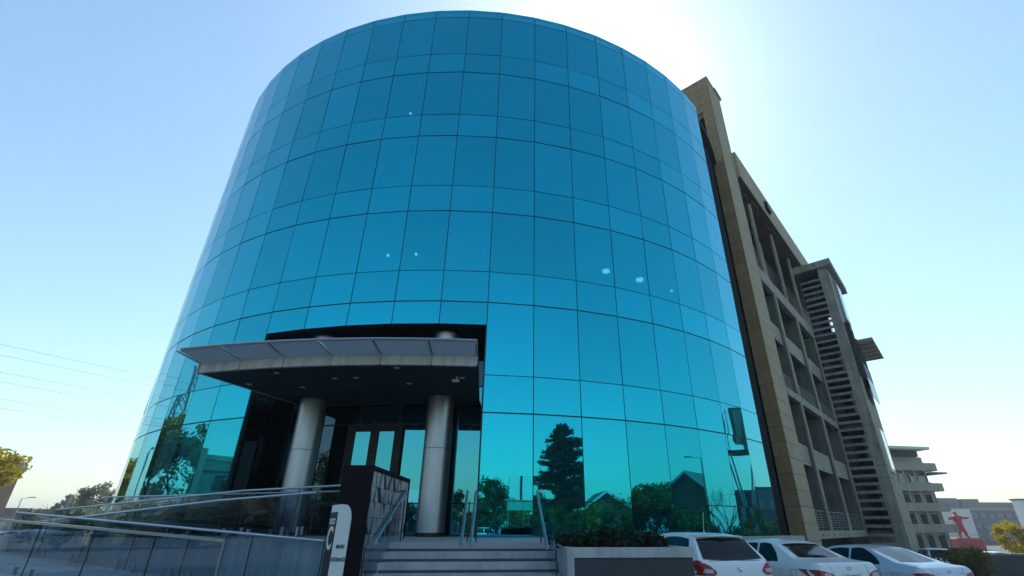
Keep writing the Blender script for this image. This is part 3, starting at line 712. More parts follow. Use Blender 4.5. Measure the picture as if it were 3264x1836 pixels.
# stair tower
US, UB = 16.0, 21.6
sto = thing('stair_tower', 'concrete stair tower with horizontal louvre slats beside the balconies', 'building', P0+ud*17)
U().box(US, UB, 1.44, 2.12, -1.2, 21.0).build('side_wall', 'concrete', sto)
for zz in (4.7, 5.5, 8.2, 12.4, 15.9, 2.0): U().box(US-.004, UB, 1.436, 2.124, zz, zz+.03).build('wall_joint', 'concrete_shade', sto)
z = .6; k = 0
while z < 20.3:
    U().box(US-.02, US+.10, .0, 1.438, z, z+.19).build('slat', 'slat_grey', sto); z += .524; k += 1
rb = random.Random(5)
for fl in range(6):
    z0 = 1.5+3.5*fl
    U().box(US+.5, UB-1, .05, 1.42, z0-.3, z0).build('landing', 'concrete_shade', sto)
    U().box(UB-.15, UB, -.05, .62, z0-.29, z0+3.2).build('rear_wall', 'bldg_dark', sto)
    U().box(UB-.15, UB, .621, 1.439, z0-.29, z0+1.05+.6*rb.random()).build('rear_wall', 'bldg_dark', sto)
    for j in range(3): U().box(UB-.10, UB-.06, .66+.26*j, .70+.26*j, z0+1.0, z0+3.2).build('rear_mullion', 'concrete_shade', sto)
    U().box(UB-.1, UB-.05, .62, 1.44, z0+2.35, z0+2.43).build('rear_transom', 'concrete_shade', sto)
    U().box(US+.4, UB-.2, -.06, -.01, z0-.3, z0+3.2).build('inner_wall', 'bldg_dark', sto)
U().box(US-.25, UB+1.2, -.35, 2.5, 21.02, 21.62).build('roof_slab', 'concrete', sto)
for v in (.5, 1.3): U().cyl(US-.26, v, 21.3, 21.36, .05, 8).build('bolt', 'black_metal', sto)
w = U().box(17.6, 19.6, 2.121, 2.30, 16.8, 20.4).build('window', 'galv', sto); U().box(17.7, 19.5, 2.301, 2.32, 17.0, 20.3).build('pane', 'window_glass', w)
w = U().box(17.4, 19.4, 2.121, 2.24, 5.2, 8.2).build('window', 'house_white', sto); U().box(17.5, 19.3, 2.241, 2.26, 5.4, 8.1).build('pane', 'window_glass', w)
sf_ = thing('wall_banner', 'purple and white banner on dark brackets on the stair tower', 'banner', P0+ud*18.5+vd*2.2+Vector((0, 0, 12)))
U().box(17.8, 21.2, 2.42, 2.46, 10.6, 13.2).build('banner_sheet', 'purple', sf_)
U().box(17.4, 20.4, 2.465, 2.50, 10.4, 11.9).build('banner_white', 'sign_white', sf_)
for uu in (16.5, 17.6, 18.7, 19.8, 20.9): U().box(uu, uu+.07, 2.121, 2.44, 11.8, 16.2-.35*(uu-16.5)).build('bracket', 'black_metal', sf_)
U().box(16.4, 21.0, 2.30, 2.38, 13.3, 13.42).build('bracket_rail', 'black_metal', sf_)
aw = thing('roof_awning', 'thin louvred awning jutting out behind the stair tower', 'awning', P0+ud*25+vd*2)
U().box(24.2, 31, 1.0, 3.15, 16.9, 17.02).build('sheet', 'bldg_beige', aw)
for uu in np.arange(24.2, 31.1, 1.35): U().box(uu, uu+.1, .9, 3.2, 16.78, 16.895).build('purlin', 'galv', aw)
U().box(24, 31.2, -1.9, 1.0, -1.2, 16.7).build('wing_wall', 'concrete', ob)

# ------------------------------------------------------------------ cars
def ray_patch(bvh, corners, axis, sgn, nu=8, nv=6, off=.006, bow=(0, 0, 0, 0)):
    """bilinear 2d quad dropped onto the body along an axis; corners in order (0,0),(1,0),(1,1),(0,1)"""
    V = []; c = [Vector((a, b, 0)) for a, b in corners]
    for j in range(nv+1):
        for i in range(nu+1):
            s, t = i/nu, j/nv
            p = c[0]*(1-s)*(1-t)+c[1]*s*(1-t)+c[2]*s*t+c[3]*(1-s)*t
            p = p + Vector((0, 4*s*(1-s)*(bow[0]*(1-t)+bow[2]*t), 0)) + Vector((4*t*(1-t)*(bow[1]*s+bow[3]*(1-s)), 0, 0))
            if axis == 'x': o = Vector((-3*sgn*-1 if False else (-3 if sgn > 0 else 8), p.x, p.y)); d = Vector((sgn, 0, 0))
            else: o = Vector((p.x, (-3 if sgn > 0 else 3), p.y)); d = Vector((0, sgn, 0))
            h, nrm, _, _ = bvh.ray_cast(o, d)
            if h is None: h = Vector((0.02 if sgn > 0 else 4, p.x, p.y)) if axis == 'x' else Vector((p.x, -.8*sgn, p.y)); nrm = -d
            if nrm.dot(d) > 0: nrm = -nrm
            V.append(h + nrm*off)
    F = [(j*(nu+1)+i, j*(nu+1)+i+1, (j+1)*(nu+1)+i+1, (j+1)*(nu+1)+i) for j in range(nv) for i in range(nu)]
    return V, F
def smooth_interp(x, pts, k=.045):
    xs_ = np.array([p[0] for p in pts]); ys_ = np.array([p[1] for p in pts])
    return sum(np.interp(x+d, xs_, ys_) for d in np.linspace(-k, k, 7))/7
def car(name, label, loc, az, spec, group='white cars parked by the tower'):
    L, Wd_, top, belt, paint = spec['L'], spec['W'], spec['top'], spec['belt'], spec['paint']
    root = thing(name, label, 'car', loc, group); root.rotation_euler = (0, 0, math.pi/2-az)
    X = np.unique(np.concatenate([np.linspace(0, .35, 12), np.linspace(.35, L-.5, 46), np.linspace(L-.5, L, 12)]))
    zt = smooth_interp(X, top); zb = np.minimum(smooth_interp(X, belt), zt-.012)
    plan = smooth_interp(X, spec.get('plan', [(0, .84), (.06, .92), (.25, .975), (.8, 1), (L-.9, 1), (L-.3, .93), (L, .78)]), .03)
    hw = Wd_/2*plan
    V = []; rows_ = 13
    tumble = spec.get('tumble', .20)
    for x, a, b, w in zip(X, zt, zb, hw):
        g_ = max(0, a-b); wr = w - tumble*min(1, g_/.45) - .03
        zlo = .24 + .05*(x < .15) 
        pr = [(w*.90, zlo), (w*.97, .34), (w*1.0, .55), (w*1.005, .72), (w*.985, b-.03), (w*.965, b)]
        pr += [(w*.965+(wr-w*.965)*f, b+(g_*.90)*f) for f in (.35, .7)]
        pr += [(wr, b+g_*.90), (wr*.93, b+g_*.965), (wr*.75, b+g_*.99), (wr*.4, a), (0, a+.006)]
        for y, z_ in pr: V.append((x, y, z_))
        for y, z_ in pr[-2::-1]: V.append((x, -y, z_))
    n = 2*rows_-1; F = []
    for i in range(len(X)-1):
        for j in range(n-1): F.append((i*n+j, i*n+j+1, (i+1)*n+j+1, (i+1)*n+j))
        F.append((i*n+n-1, i*n, (i+1)*n, (i+1)*n+n-1))
    F.append(tuple(range(n))); b0 = (len(X)-1)*n; F.append(tuple(b0+j for j in range(n-1, -1, -1)))
    me = bpy.data.meshes.new('body'); me.from_pydata(V, [], F); bm = bmesh.new(); bm.from_mesh(me)
    bmesh.ops.triangulate(bm, faces=[f for f in bm.faces if len(f.verts) > 4]); bmesh.ops.recalc_face_normals(bm, faces=bm.faces); bvh = BVHTree.FromBMesh(bm); bm.to_mesh(me); bm.free()
    me.materials.append(MAT[paint])
    for p in me.polygons: p.use_smooth = True
    try: me.set_sharp_from_angle(angle=R_(35))
    except Exception: pass
    bo = bpy.data.objects.new('body', me); COL.objects.link(bo); bo.parent = root
    def put(nm, V, F, mt, smooth=True):
        m_ = bpy.data.meshes.new(nm); m_.from_pydata([tuple(v) for v in V], [], F); m_.materials.append(MAT[mt])
        for p in m_.polygons: p.use_smooth = smooth
        o = bpy.data.objects.new(nm, m_); COL.objects.link(o); o.parent = root; return o
    for c, bow in spec['side_windows']:
        for sg in (1, -1): put('side_window', *ray_patch(bvh, c, 'y', -sg, 12, 8, .006, bow), 'car_glass')
    c, bow = spec['rear_window']; put('rear_window', *ray_patch(bvh, c, 'x', 1, 16, 10, .006, bow), 'car_glass')
    c, bow = spec['windscreen']; put('windscreen', *ray_patch(bvh, c, 'x', -1, 14, 8, .006, bow), 'car_glass')
    for sg in (1, -1):
        for c, bow, mt, nm in spec['lamps']:
            cc = [(y*sg, z_) for y, z_ in c]; bb = (bow[0], bow[1]*sg, bow[2], bow[3]*sg)
            put(nm, *ray_patch(bvh, cc, 'x', 1, 10, 10, .010 if mt != 'tail_clear' else .016, bb), mt)
        if 'side_lamp' in spec:
            c, bow = spec['side_lamp']; put('tail_light', *ray_patch(bvh, c, 'y', -sg, 8, 8, .009, bow), 'tail_red')
    def seam(pts, axis, sg):
        Q = []
        for (a, b) in pts:
            V_, _ = ray_patch(bvh, [(a, b)]*4, axis, sg, 1, 1, .003); Q.append(V_[0])
        MBx = MB(); MBx.tube(Q, .0045, 4, cap=False)
        m_ = bpy.data.meshes.new('panel_gap'); m_.from_pydata([tuple(v) for v in MBx.v], [], MBx.f); m_.materials.append(MAT['black_metal'])
        o = bpy.data.objects.new('panel_gap', m_); COL.objects.link(o); o.parent = root
    for pts, ax_ in spec['seams']:
        if ax_ == 'x': seam(pts, 'x', 1)
        else:
            seam(pts, 'y', -1); seam(pts, 'y', 1)
    px, pz = spec['plate']
    V_, F_ = ray_patch(bvh, [(.26, pz-.055), (-.26, pz-.055), (-.26, pz+.055), (.26, pz+.055)], 'x', 1, 6, 2, .014); put('number_plate', V_, F_, 'plate', False)
    if spec.get('plate_chars'):
        cx_ = min(v.x for v in V_)-.004
        ob_ = text('plate_lettering', spec['plate_chars'], .085, 'plate_text', root, Vector(loc)+Vector((cx_, 0, pz)), (0, -1, 0), (0, 0, 1), .001)
    V_, F_ = ray_patch(bvh, [(.05, spec['emblem']-.04), (-.05, spec['emblem']-.04), (-.05, spec['emblem']+.04), (.05, spec['emblem']+.04)], 'x', 1, 2, 2, .012)
    if spec.get('emblem_s'):
        q = [Vector(v) for v in V_]; mb = MB(); base = q[4]+Vector((-.003, 0, 0))
        for dy0, dz0, dy1, dz1 in ((.005, .05, .045, .02), (.045, .02, -.045, -.012), (-.045, -.012, -.005, -.05), (.02, .012, -.028, -.03)):
            mb.tube([base+Vector((0, dy0, dz0)), base+Vector((0, dy1, dz1))], .009, 5)
        put('emblem', mb.v, mb.f, 'chrome')
    else:
        mb = MB(); base = Vector(V_[4]); 
        mb.tube([base+Vector((0, .05*math.cos(t), .034*math.sin(t))) for t in np.linspace(0, 2*math.pi, 17)], .007, 5, cap=False); put('emblem', mb.v, mb.f, 'chrome')
    for wx in spec['wheels']:
        for sg in (1, -1):
            y0 = sg*(Wd_/2-.20); y1 = sg*(Wd_/2-.0+.008)
            mb = MB(); mb.tube([(wx, y0, .31), (wx, y1-.03*sg, .31), (wx, y1, .31)], [.31, .31, .29], 28); ty = put('tyre', mb.v, mb.f, 'rubber')
            mb = MB(); mb.tube([(wx, y1-.02*sg, .31), (wx, y1+.008*sg, .31)], [.2, .19], 24); put('rim', mb.v, mb.f, 'rim')
            Vw, Fw = ray_patch(bvh, [(wx-.36, .26), (wx+.36, .26), (wx+.25, .66), (wx-.25, .66)], 'y', -sg, 12, 6, .004, (0, .05, .05, -.05)); put('wheel_arch', Vw, Fw, 'rubber')
    for hx in spec['handles']:
        for sg in (1, -1):
            V_, F_ = ray_patch(bvh, [(hx-.09, .84), (hx+.09, .84), (hx+.09, .87), (hx-.09, .87)], 'y', -sg, 3, 1, .022); put('door_handle', V_, F_, paint)
    mx = spec['mirror']
    for sg in (1, -1):
        mb = MB().box(mx-.05, mx+.05, min(sg*(Wd_/2-.06), sg*(Wd_/2+.13)), max(sg*(Wd_/2-.06), sg*(Wd_/2+.13)), .95, 1.08); put('mirror', mb.v, mb.f, paint, False)
    if spec.get('antenna'):
        ax_, az_ = spec['antenna']; mb = MB().tube([(ax_, 0, az_-.02), (ax_+.01, 0, az_+.05)], [.016, .010], 6).tube([(ax_+.01, 0, az_+.04), (ax_-.03, 0.01, az_+.22), (ax_-.085, .02, az_+.42)], .005, 5); put('antenna', mb.v, mb.f, 'house_white')
    if spec.get('spoiler'):
        x0, x1, z0, w = spec['spoiler']; mb = MB()
        mb.add([(x0, -w, z0-.03), (x0-.0, 0, z0-.02), (x0, w, z0-.03), (x1, -w-.04, z0+.01), (x1, 0, z0+.035), (x1, w+.04, z0+.01), (x0, -w, z0-.005), (x0-.03, 0, z0+.01), (x0, w, z0-.005)],
               [(6, 7, 4, 3), (7, 8, 5, 4), (0, 1, 7, 6), (1, 2, 8, 7), (0, 3, 4, 1), (1, 4, 5, 2), (0, 6, 3), (2, 5, 8)]); put('spoiler', mb.v, mb.f, paint)
        mb = MB().box(x0-.035, x0+.01, -.09, .09, z0-.055, z0-.025); put('brake_light', mb.v, mb.f, 'bldg_dark', False)
        mb = MB().tube([(.30, .05, 1.06), (.27, -.12, 1.075), (.26, -.30, 1.06)], [.02, .014, .008], 6); put('rear_wiper', mb.v, mb.f, 'black_metal')
    return root
HATCH = dict(L=3.85, W=1.735, paint='car_white', tumble=.22,
    top=[(0, .70), (.03, .86), (.10, .965), (.17, 1.01), (.50, 1.375), (.60, 1.455), (1.0, 1.495), (1.7, 1.505), (2.25, 1.455), (2.5, 1.38), (3.05, 1.04), (3.45, .96), (3.72, .80), (3.85, .55)],
    belt=[(0, .90), (.2, 1.0), (1.0, .97), (3.0, .92), (3.85, .8)],
    side_windows=[(((.60, 1.16), (1.62, .985), (1.62, 1.405), (.70, 1.385)), (-.05, 0, .03, 0)), (((1.69, .985), (2.72, .96), (2.30, 1.36), (1.69, 1.40)), (0, 0, .02, 0))],
    rear_window=(((.70, 1.03), (-.70, 1.03), (-.585, 1.385), (.585, 1.385)), (-.025, 0, .02, 0)),
    windscreen=(((-.66, 1.06), (.66, 1.06), (.54, 1.39), (-.54, 1.39)), (0, 0, .02, 0)),
    lamps=[(((.86, .76), (.60, .755), (.57, .86), (.80, .965)), (0, -.05, .03, .01), 'tail_red', 'tail_light'), (((.80, .80), (.62, .79), (.60, .85), (.77, .87)), (0, 0, 0, 0), 'tail_clear', 'lamp_reflector')],
    side_lamp=(((.07, .78), (.20, .79), (.36, .985), (.12, .99)), (0, .02, .02, 0)),
    seams=[([(.55, .74), (.55, .62), (.45, .585), (0, .57), (-.45, .585), (-.55, .62), (-.55, .74)], 'x'), ([(.80, .98), (.70, .80), (.78, .5), (.9, .3)], 'y'), ([(1.65, .97), (1.65, .3)], 'y'), ([(2.75, .95), (2.8, .35)], 'y'), ([(.60, 1.0), (0, 1.005), (-.6, 1.0)], 'x')],
    plate=(0, .45), emblem=.84, emblem_s=True, wheels=(.62, 3.05), handles=(1.85,), mirror=2.6, antenna=(1.05, 1.50), spoiler=(.49, .72, 1.445, .55))
SEDAN = dict(L=4.45, W=1.76, paint='car_white', tumble=.21,
    top=[(0, .66), (.03, .86), (.07, .985), (.16, 1.03), (.62, 1.06), (.80, 1.08), (1.45, 1.375), (1.75, 1.44), (2.2, 1.47), (2.7, 1.44), (2.98, 1.36), (3.6, 1.03), (4.1, .92), (4.36, .76), (4.45, .5)],
    belt=[(0, .90), (.2, .96), (1.2, .965), (3.3, .90), (4.45, .75)],
    side_windows=[(((1.30, .995), (2.05, .975), (2.05, 1.37), (1.66, 1.37)), (0, 0, .02, -.06)), (((2.12, .975), (3.15, .95), (2.72, 1.34), (2.12, 1.375)), (0, 0, .02, 0))],
    rear_window=(((.60, 1.10), (-.60, 1.10), (-.52, 1.36), (.52, 1.36)), (-.01, 0, .02, 0)),
    windscreen=(((-.66, 1.06), (.66, 1.06), (.54, 1.37), (-.54, 1.37)), (0, 0, .02, 0)),
    lamps=[(((.865, .73), (.44, .68), (.50, .80), (.865, .885)), (0, -.02, .02, 0), 'tail_red', 'tail_light'), (((.72, .74), (.57, .725), (.57, .80), (.72, .825)), (.0, -.02, .02, .02), 'tail_clear', 'lamp_reflector')],
    side_lamp=(((.05, .74), (.13, .75), (.34, .875), (.06, .885)), (0, 0, .01, 0)),
    seams=[([(.48, .80), (.50, .95), (.55, 1.0)], 'x'), ([(-.48, .80), (-.50, .95), (-.55, 1.0)], 'x'), ([(.44, .68), (.36, .60), (-.36, .60), (-.44, .68)], 'x'), ([(1.22, .97), (1.20, .8), (1.42, .45), (1.5, .3)], 'y'), ([(2.08, .96), (2.08, .3)], 'y'), ([(3.15, .93), (3.2, .35)], 'y'), ([(.70, .72), (.88, .72), (.88, .86), (.70, .86), (.70, .72)], 'y')],
    plate=(0, .755), plate_chars='CA 512 76', emblem=.915, wheels=(.88, 3.55), handles=(1.45, 2.4), mirror=3.02)
SEDAN2 = dict(SEDAN); SEDAN2.update(L=4.55, paint='car_silver', plate_chars=None,
    top=[(0, .62), (.03, .82), (.08, .96), (.18, 1.03), (.50, 1.055), (.72, 1.09), (1.55, 1.40), (1.9, 1.45), (2.3, 1.465), (2.8, 1.43), (3.08, 1.35), (3.7, 1.02), (4.2, .90), (4.46, .74), (4.55, .5)],
    belt=[(0, .90), (.2, .97), (1.2, 1.0), (3.3, .92), (4.55, .75)],
    side_windows=[(((1.18, 1.03), (2.10, .985), (2.10, 1.37), (1.72, 1.385)), (0, 0, .02, -.10)), (((2.17, .985), (3.22, .96), (2.80, 1.34), (2.17, 1.375)), (0, 0, .02, 0))],
    rear_window=(((.58, 1.11), (-.58, 1.11), (-.52, 1.38), (.52, 1.38)), (-.01, 0, .02, 0)),
    lamps=[(((.865, .70), (.50, .70), (.54, .86), (.84, .90)), (0, -.02, .02, 0), 'tail_red', 'tail_light')])
car('parked_hatchback', 'white hatchback with roof antenna and red tail lamps parked beside the planter', (4.12, 10.75, zg(4.6, 11)), R_(-16), HATCH)
car('parked_sedan', 'white sedan with number plate parked between the hatchback and silver car', (7.15, 12.15, -.13), R_(-15), SEDAN)
car('parked_sedan', 'silvery sedan with swept back roofline parked beside the white sedan', (10.25, 13.25, -.28), R_(-16), SEDAN2)
FAR = dict(SEDAN); FAR['plate_chars'] = None
for i, (x, y, a, sp, lab) in enumerate(((34.2, 41.0, R_(80), HATCH, 'white hatchback parked behind the dark boundary wall'), (38.4, 42.0, R_(75), FAR, 'white sedan parked behind the dark boundary wall near the yellow tree'), (25.6, 33.2, R_(20), HATCH, 'pale hatchback half hidden by the olive bush'))):
    s2 = dict(sp); s2['emblem_s'] = False; s2['antenna'] = None
    car('parked_car', lab, (x, y, zg(x, y)), a, s2, 'cars in the lower lot')
car('passing_car', 'white sedan on the road beyond the palisade fence', (4.0, -20.5, .006), R_(90), FAR, 'cars on the road')
car('passing_car', 'white hatchback on the road by the billboard', (-3.5, -23.0, .006), R_(-90), dict(HATCH, emblem_s=False, antenna=None), 'cars on the road')

# ------------------------------------------------------------------ far surroundings in view: right
bw = thing('boundary_wall', 'dark plastered boundary wall with pale coping at the lower lot', 'wall', (30, 35.5, -1.2))
MB((26.5, 35.2, 0), Vector((1, .06, 0)).normalized(), Vector((-.06, 1, 0)).normalized()).box(0, 14, 0, .25, -2.0, .02).build('wall_face', 'wall_dark', bw)
MB((26.5, 35.2, 0), Vector((1, .06, 0)).normalized(), Vector((-.06, 1, 0)).normalized()).box(-.05, 14.05, -.05, .3, .022, .12).build('coping', 'concrete', bw)
ob2 = thing('olive_bush', 'broad olive brown bush beside the stair tower', 'bush', (23.6, 30, zg(23.6, 30)))
g = np.random.default_rng(3); cen = [(g.uniform(-1.5, 1.6), g.normal()*.8, .5+g.random()*1.1-.28*abs(j-9)/9) for j in range(20)]
V, F = leaves(cen, [.62]*20, 4200, .085, 9, .75); np_mesh('foliage', V, F, 'leaf_olive', ob2)
mb = MB()
for j in range(8): mb.tube([(23.6, 30, zg(23.6, 30)), (23.6+math.cos(j)*1.0, 30+math.sin(j)*.6, .3)], [.05, .02], 5)
mb.build('stem', 'bark', ob2)
tree('yellow_tree', 'bright yellow autumn tree behind the dark boundary wall', (41.6, 45, zg(41.6, 45)), 4.1, 1.75, 'leaf_yellow', 4200, .11, 4, .2)
# balcony building
ab = thing('balcony_building', 'grey office building with stacked balconies and a pale overhanging roof', 'building', (53, 70, -1.5))
A_ = Vector((47.5, 66, 0)); ax_ = Vector((.985, .17, 0)).normalized(); ay_ = Vector((-.17, .985, 0)).normalized()
def B2(): return MB(A_, ax_, ay_)
B2().box(0, 7.0, 1.6, 14, -1.9, 10.6).build('wall', 'bldg_beige', ab)
B2().box(7.0, 8.0, 2.2, 12, -1.9, 7.4).build('dark_wing', 'bldg_grey', ab)
B2().box(-.4, 6.9, -.2, 14.4, 11.4, 11.75).build('roof', 'roof_white', ab); B2().box(.2, 6.2, 1.2, 13, 10.61, 11.39).build('clerestory', 'bldg_dark', ab)
B2().box(6.0, 8.5, -.1, 6, 8.3, 8.5).build('canopy_slab', 'roof_grey', ab)
for fz in (8.9, 6.35, 3.9, 1.4):
    B2().box(-.2, 7.2, .0, 1.6, fz-.25, fz).build('balcony_slab', 'concrete', ab)
    B2().box(-.2, 7.2, .0, .1, fz+.002, fz+.75).build('parapet', 'bldg_beige' if fz > 8 else 'concrete', ab)
    for j in range(4):
        w = B2().box(.3+1.7*j, 1.7+1.7*j, 1.54, 1.599, fz-2.2, fz-.45).build('window', 'house_white', ab)
        B2().box(.4+1.7*j, 1.6+1.7*j, 1.51, 1.538, fz-2.1, fz-.55).build('pane', 'window_glass', w)
        if j < 3: B2().box(1.76+1.7*j, 1.92+1.7*j, .12, .3, fz-2.3, fz-.252).build('balcony_post', 'concrete', ab)
# wide blue building
bb = thing('blue_office_building', 'long slate blue office building with a pale band below its top storey', 'building', (104, 122, -2))
MB().box(90, 118, 120, 135, -3, 5.55).build('wall', 'bldg_blue', bb); MB().box(90, 118.3, 119.8, 135, 5.56, 5.95).build('band', 'concrete', bb)
MB().box(90, 100.5, 121, 134, 5.96, 8.2).box(101.5, 105.5, 121, 134, 5.96, 8.0).box(105.6, 114, 121, 134, 5.96, 7.3).build('top_storey', 'bldg_grey', bb)
for j in range(9):
    for fz in (-1.5, 1.2, 3.7):
        w = MB().box(99.5+2*j, 101.1+2*j, 119.9, 119.99, fz, fz+1.4).build('window', 'bldg_dark', bb); MB().box(99.6+2*j, 101+2*j, 119.86, 119.895, fz+.1, fz+1.3).build('pane', 'window_glass', w)
wb = thing('white_building', 'plain white building rising beside the yellow tree', 'building', (98, 101, -1.5))
MB().box(95.0, 110, 100, 101.5, -1.9, 6.7).build('wall', 'house_white', wb); MB().box(94.8, 110.2, 99.8, 101.7, 6.71, 7.0).build('roof', 'roof_grey', wb)
for j in range(4): MB().box(96+2.5*j, 97.4+2.5*j, 99.96, 99.99, 2.5, 4.2).build('window', 'bldg_dark', wb)
# white display panel and red figure
dp = thing('display_panel', 'white panelled display wall behind the red figure', 'panel', (73.5, 90, -1.5))
for j in range(3):
    for i2 in range(3): MB().box(70.6+1.9*j, 72.46+1.9*j, 90, 90.2, -1.4+2.05*i2, .61+2.05*i2).build('panel', 'house_white', dp)
MB().box(70.6, 76.3, 90.21, 90.4, -1.9, 4.75).build('frame', 'galv', dp)
stt = thing('red_figure_statue', 'large red standing figure with bent raised arms on a red plinth', 'statue', (69.6, 85, -1.4))
bm = bmesh.new()
J = {'pel': (69.55, 85, 1.75, .42), 'sp': (69.5, 85, 2.5, .50), 'ch': (69.45, 85, 3.15, .58), 'nk': (69.4, 85, 3.6, .26), 'hd': (69.38, 85, 3.95, .33), 'ht': (69.38, 85, 4.25, .24),
     'ls': (68.8, 85, 3.3, .30), 'le': (68.05, 85, 3.0, .24), 'lh': (68.45, 84.6, 3.45, .18), 'rs': (70.1, 85, 3.3, .30), 're': (70.95, 85, 3.2, .24), 'rh': (71.2, 84.6, 3.3, .18),
     'lk': (69.1, 85, 1.1, .27), 'lf': (69.0, 85, .42, .2), 'lt': (68.9, 84.6, .38, .16), 'rk': (70.1, 85, 1.15, .27), 'rf': (70.15, 85, .42, .2), 'rt': (70.25, 84.6, .38, .16)}
me = bpy.data.meshes.new('figure'); names_ = list(J); me.from_pydata([tuple(Vector(J[k][:3])-Vector((69.6, 85, -1.4))) for k in names_], [(names_.index(a), names_.index(b)) for a, b in (('pel','sp'),('sp','ch'),('ch','nk'),('nk','hd'),('hd','ht'),('ch','ls'),('ls','le'),('le','lh'),('ch','rs'),('rs','re'),('re','rh'),('pel','lk'),('lk','lf'),('lf','lt'),('pel','rk'),('rk','rf'),('rf','rt'))], [])
me.materials.append(MAT['statue_red']); fo = bpy.data.objects.new('figure', me); COL.objects.link(fo); fo.parent = stt
md = fo.modifiers.new('skin', 'SKIN'); md.use_smooth_shade = True
for i2, k in enumerate(names_): me.skin_vertices[0].data[i2].radius = (J[k][3], J[k][3]*.8)
me.skin_vertices[0].data[0].use_root = True
fo.modifiers.new('sub', 'SUBSURF').levels = 1; fo.modifiers['sub'].render_levels = 2
MB().prism([(67.6, 84), (71.7, 83.8), (72.0, 86.4), (67.4, 86.2)], -1.9, .28).build('plinth', 'statue_red', stt, bevel=.12)

# ------------------------------------------------------------------ far surroundings in view: left
tree('yellow_green_tree', 'tall yellow green tree at the edge of the left car park', (-35.2, 31, 0), 6.6, 2.7, 'leaf_yellow', 5200, .13, 11, .32)
tree('pale_tree', 'pale grey green tree beyond the ramp nearest the tower edge', (-49.4, 58, 0), 6.5, 1.9, 'leaf_grey', 2200, .17, 12, .35, group='pale trees beyond the ramp')
tree('pale_tree', 'pale grey green tree beyond the ramp beside the leaning pole', (-53.4, 60, 0), 5.6, 1.9, 'leaf_grey', 2200, .17, 13, .3, group='pale trees beyond the ramp')
tree('low_tree', 'low pale bushy tree at the foot of the pale trees', (-56.6, 62, 0), 3.5, 1.8, 'leaf_grey', 1200, .2, 14, .2)
def lamp(label, x, y, h, arm, az, group='street lamps'):
    t = thing('street_lamp', label, 'street lamp', (x, y, 0), group); d = Vector((math.sin(az), math.cos(az), 0))
    MB().tube([(x, y, 0), (x, y, h)], [.10, .055], 8).build('pole', 'galv', t)
    e = Vector((x, y, h))+d*arm+Vector((0, 0, .12)); MB().tube([(x, y, h-.02), e], .035, 6).build('arm', 'galv', t)
    MB(e, d, Vector((-d.y, d.x, 0))).box(-.05, .75, -.13, .13, -.04, .10).build('lamp_head', 'galv', t); return t
lamp('street lamp with a single arm behind the yellow green tree', -47.5, 45, 7.75, .9, R_(-80))
lamp('slim far street lamp above the low shed roofs', -80.1, 80, 5.4, 1.0, R_(80))
lamp('slim far street lamp beside the brown building', -84.5, 80, 6.0, 1.0, R_(80))
po = thing('leaning_pole', 'grey stub pole standing beyond the ramp rails', 'pole', (-36.35, 40, 0)); MB().tube([(-36.35, 40, 0), (-36.35, 40, 3.6)], .10, 8).build('shaft', 'galv', po); MB().cyl(-36.35, 40, 3.6, 3.68, .12, 8).build('cap', 'galv', po)
br = thing('brown_building', 'brown flat roofed building behind the yellow green tree', 'building', (-68, 62, 0))
MB().box(-80, -63.6, 60, 62, 0, 7.6).build('wall', 'bldg_brown', br); MB().box(-80.4, -63.3, 59.6, 62.2, 7.61, 8.5).build('parapet', 'bldg_grey', br)
for j in range(4): MB().box(-78+3.6*j, -76+3.6*j, 59.95, 59.99, 4, 6).build('window', 'bldg_dark', br)
for (x0, x1, h, y, lab) in ((-92, -80.5, 3.6, 84, 'low dark shed with a flat roof on the horizon'), (-79.5, -69, 3.3, 82, 'low shed with a shallow pitched roof beyond the ramp')):
    t = thing('low_shed', lab, 'shed', ((x0+x1)/2, y, 0), 'low sheds on the horizon')
    MB().box(x0, x1, y, y+8, 0, h-.6).build('wall', 'bldg_beige', t)
    MB().prism_y([(x0-.4, h-.59), (x1+.4, h-.59), (x1-1.5, h+.5), (x0+1.5, h+.6)], y-.5, y+8.5).build('roof', 'roof_grey', t)
    for j in range(3): MB().box(x0+1+3*j, x0+3+3*j, y-.03, y-.005, .8, 2.4).build('window', 'bldg_dark', t)
for i, (x, y, az_, sp, lab) in enumerate(((-20.0, 19.5, 70, HATCH, 'dark glazed white hatchback in the left car park'), (-24.5, 22.5, 70, FAR, 'white sedan in the left car park'), (-15.5, 17.6, 70, FAR, 'white sedan parked just beyond the ramp'), (-29, 25, 75, HATCH, 'white hatchback parked under the yellow green tree'))):
    s2 = dict(sp); s2['emblem_s'] = False; s2['antenna'] = None; car('parked_car', lab, (x-4, y, 0), R_(az_), s2, 'cars in the left car park')
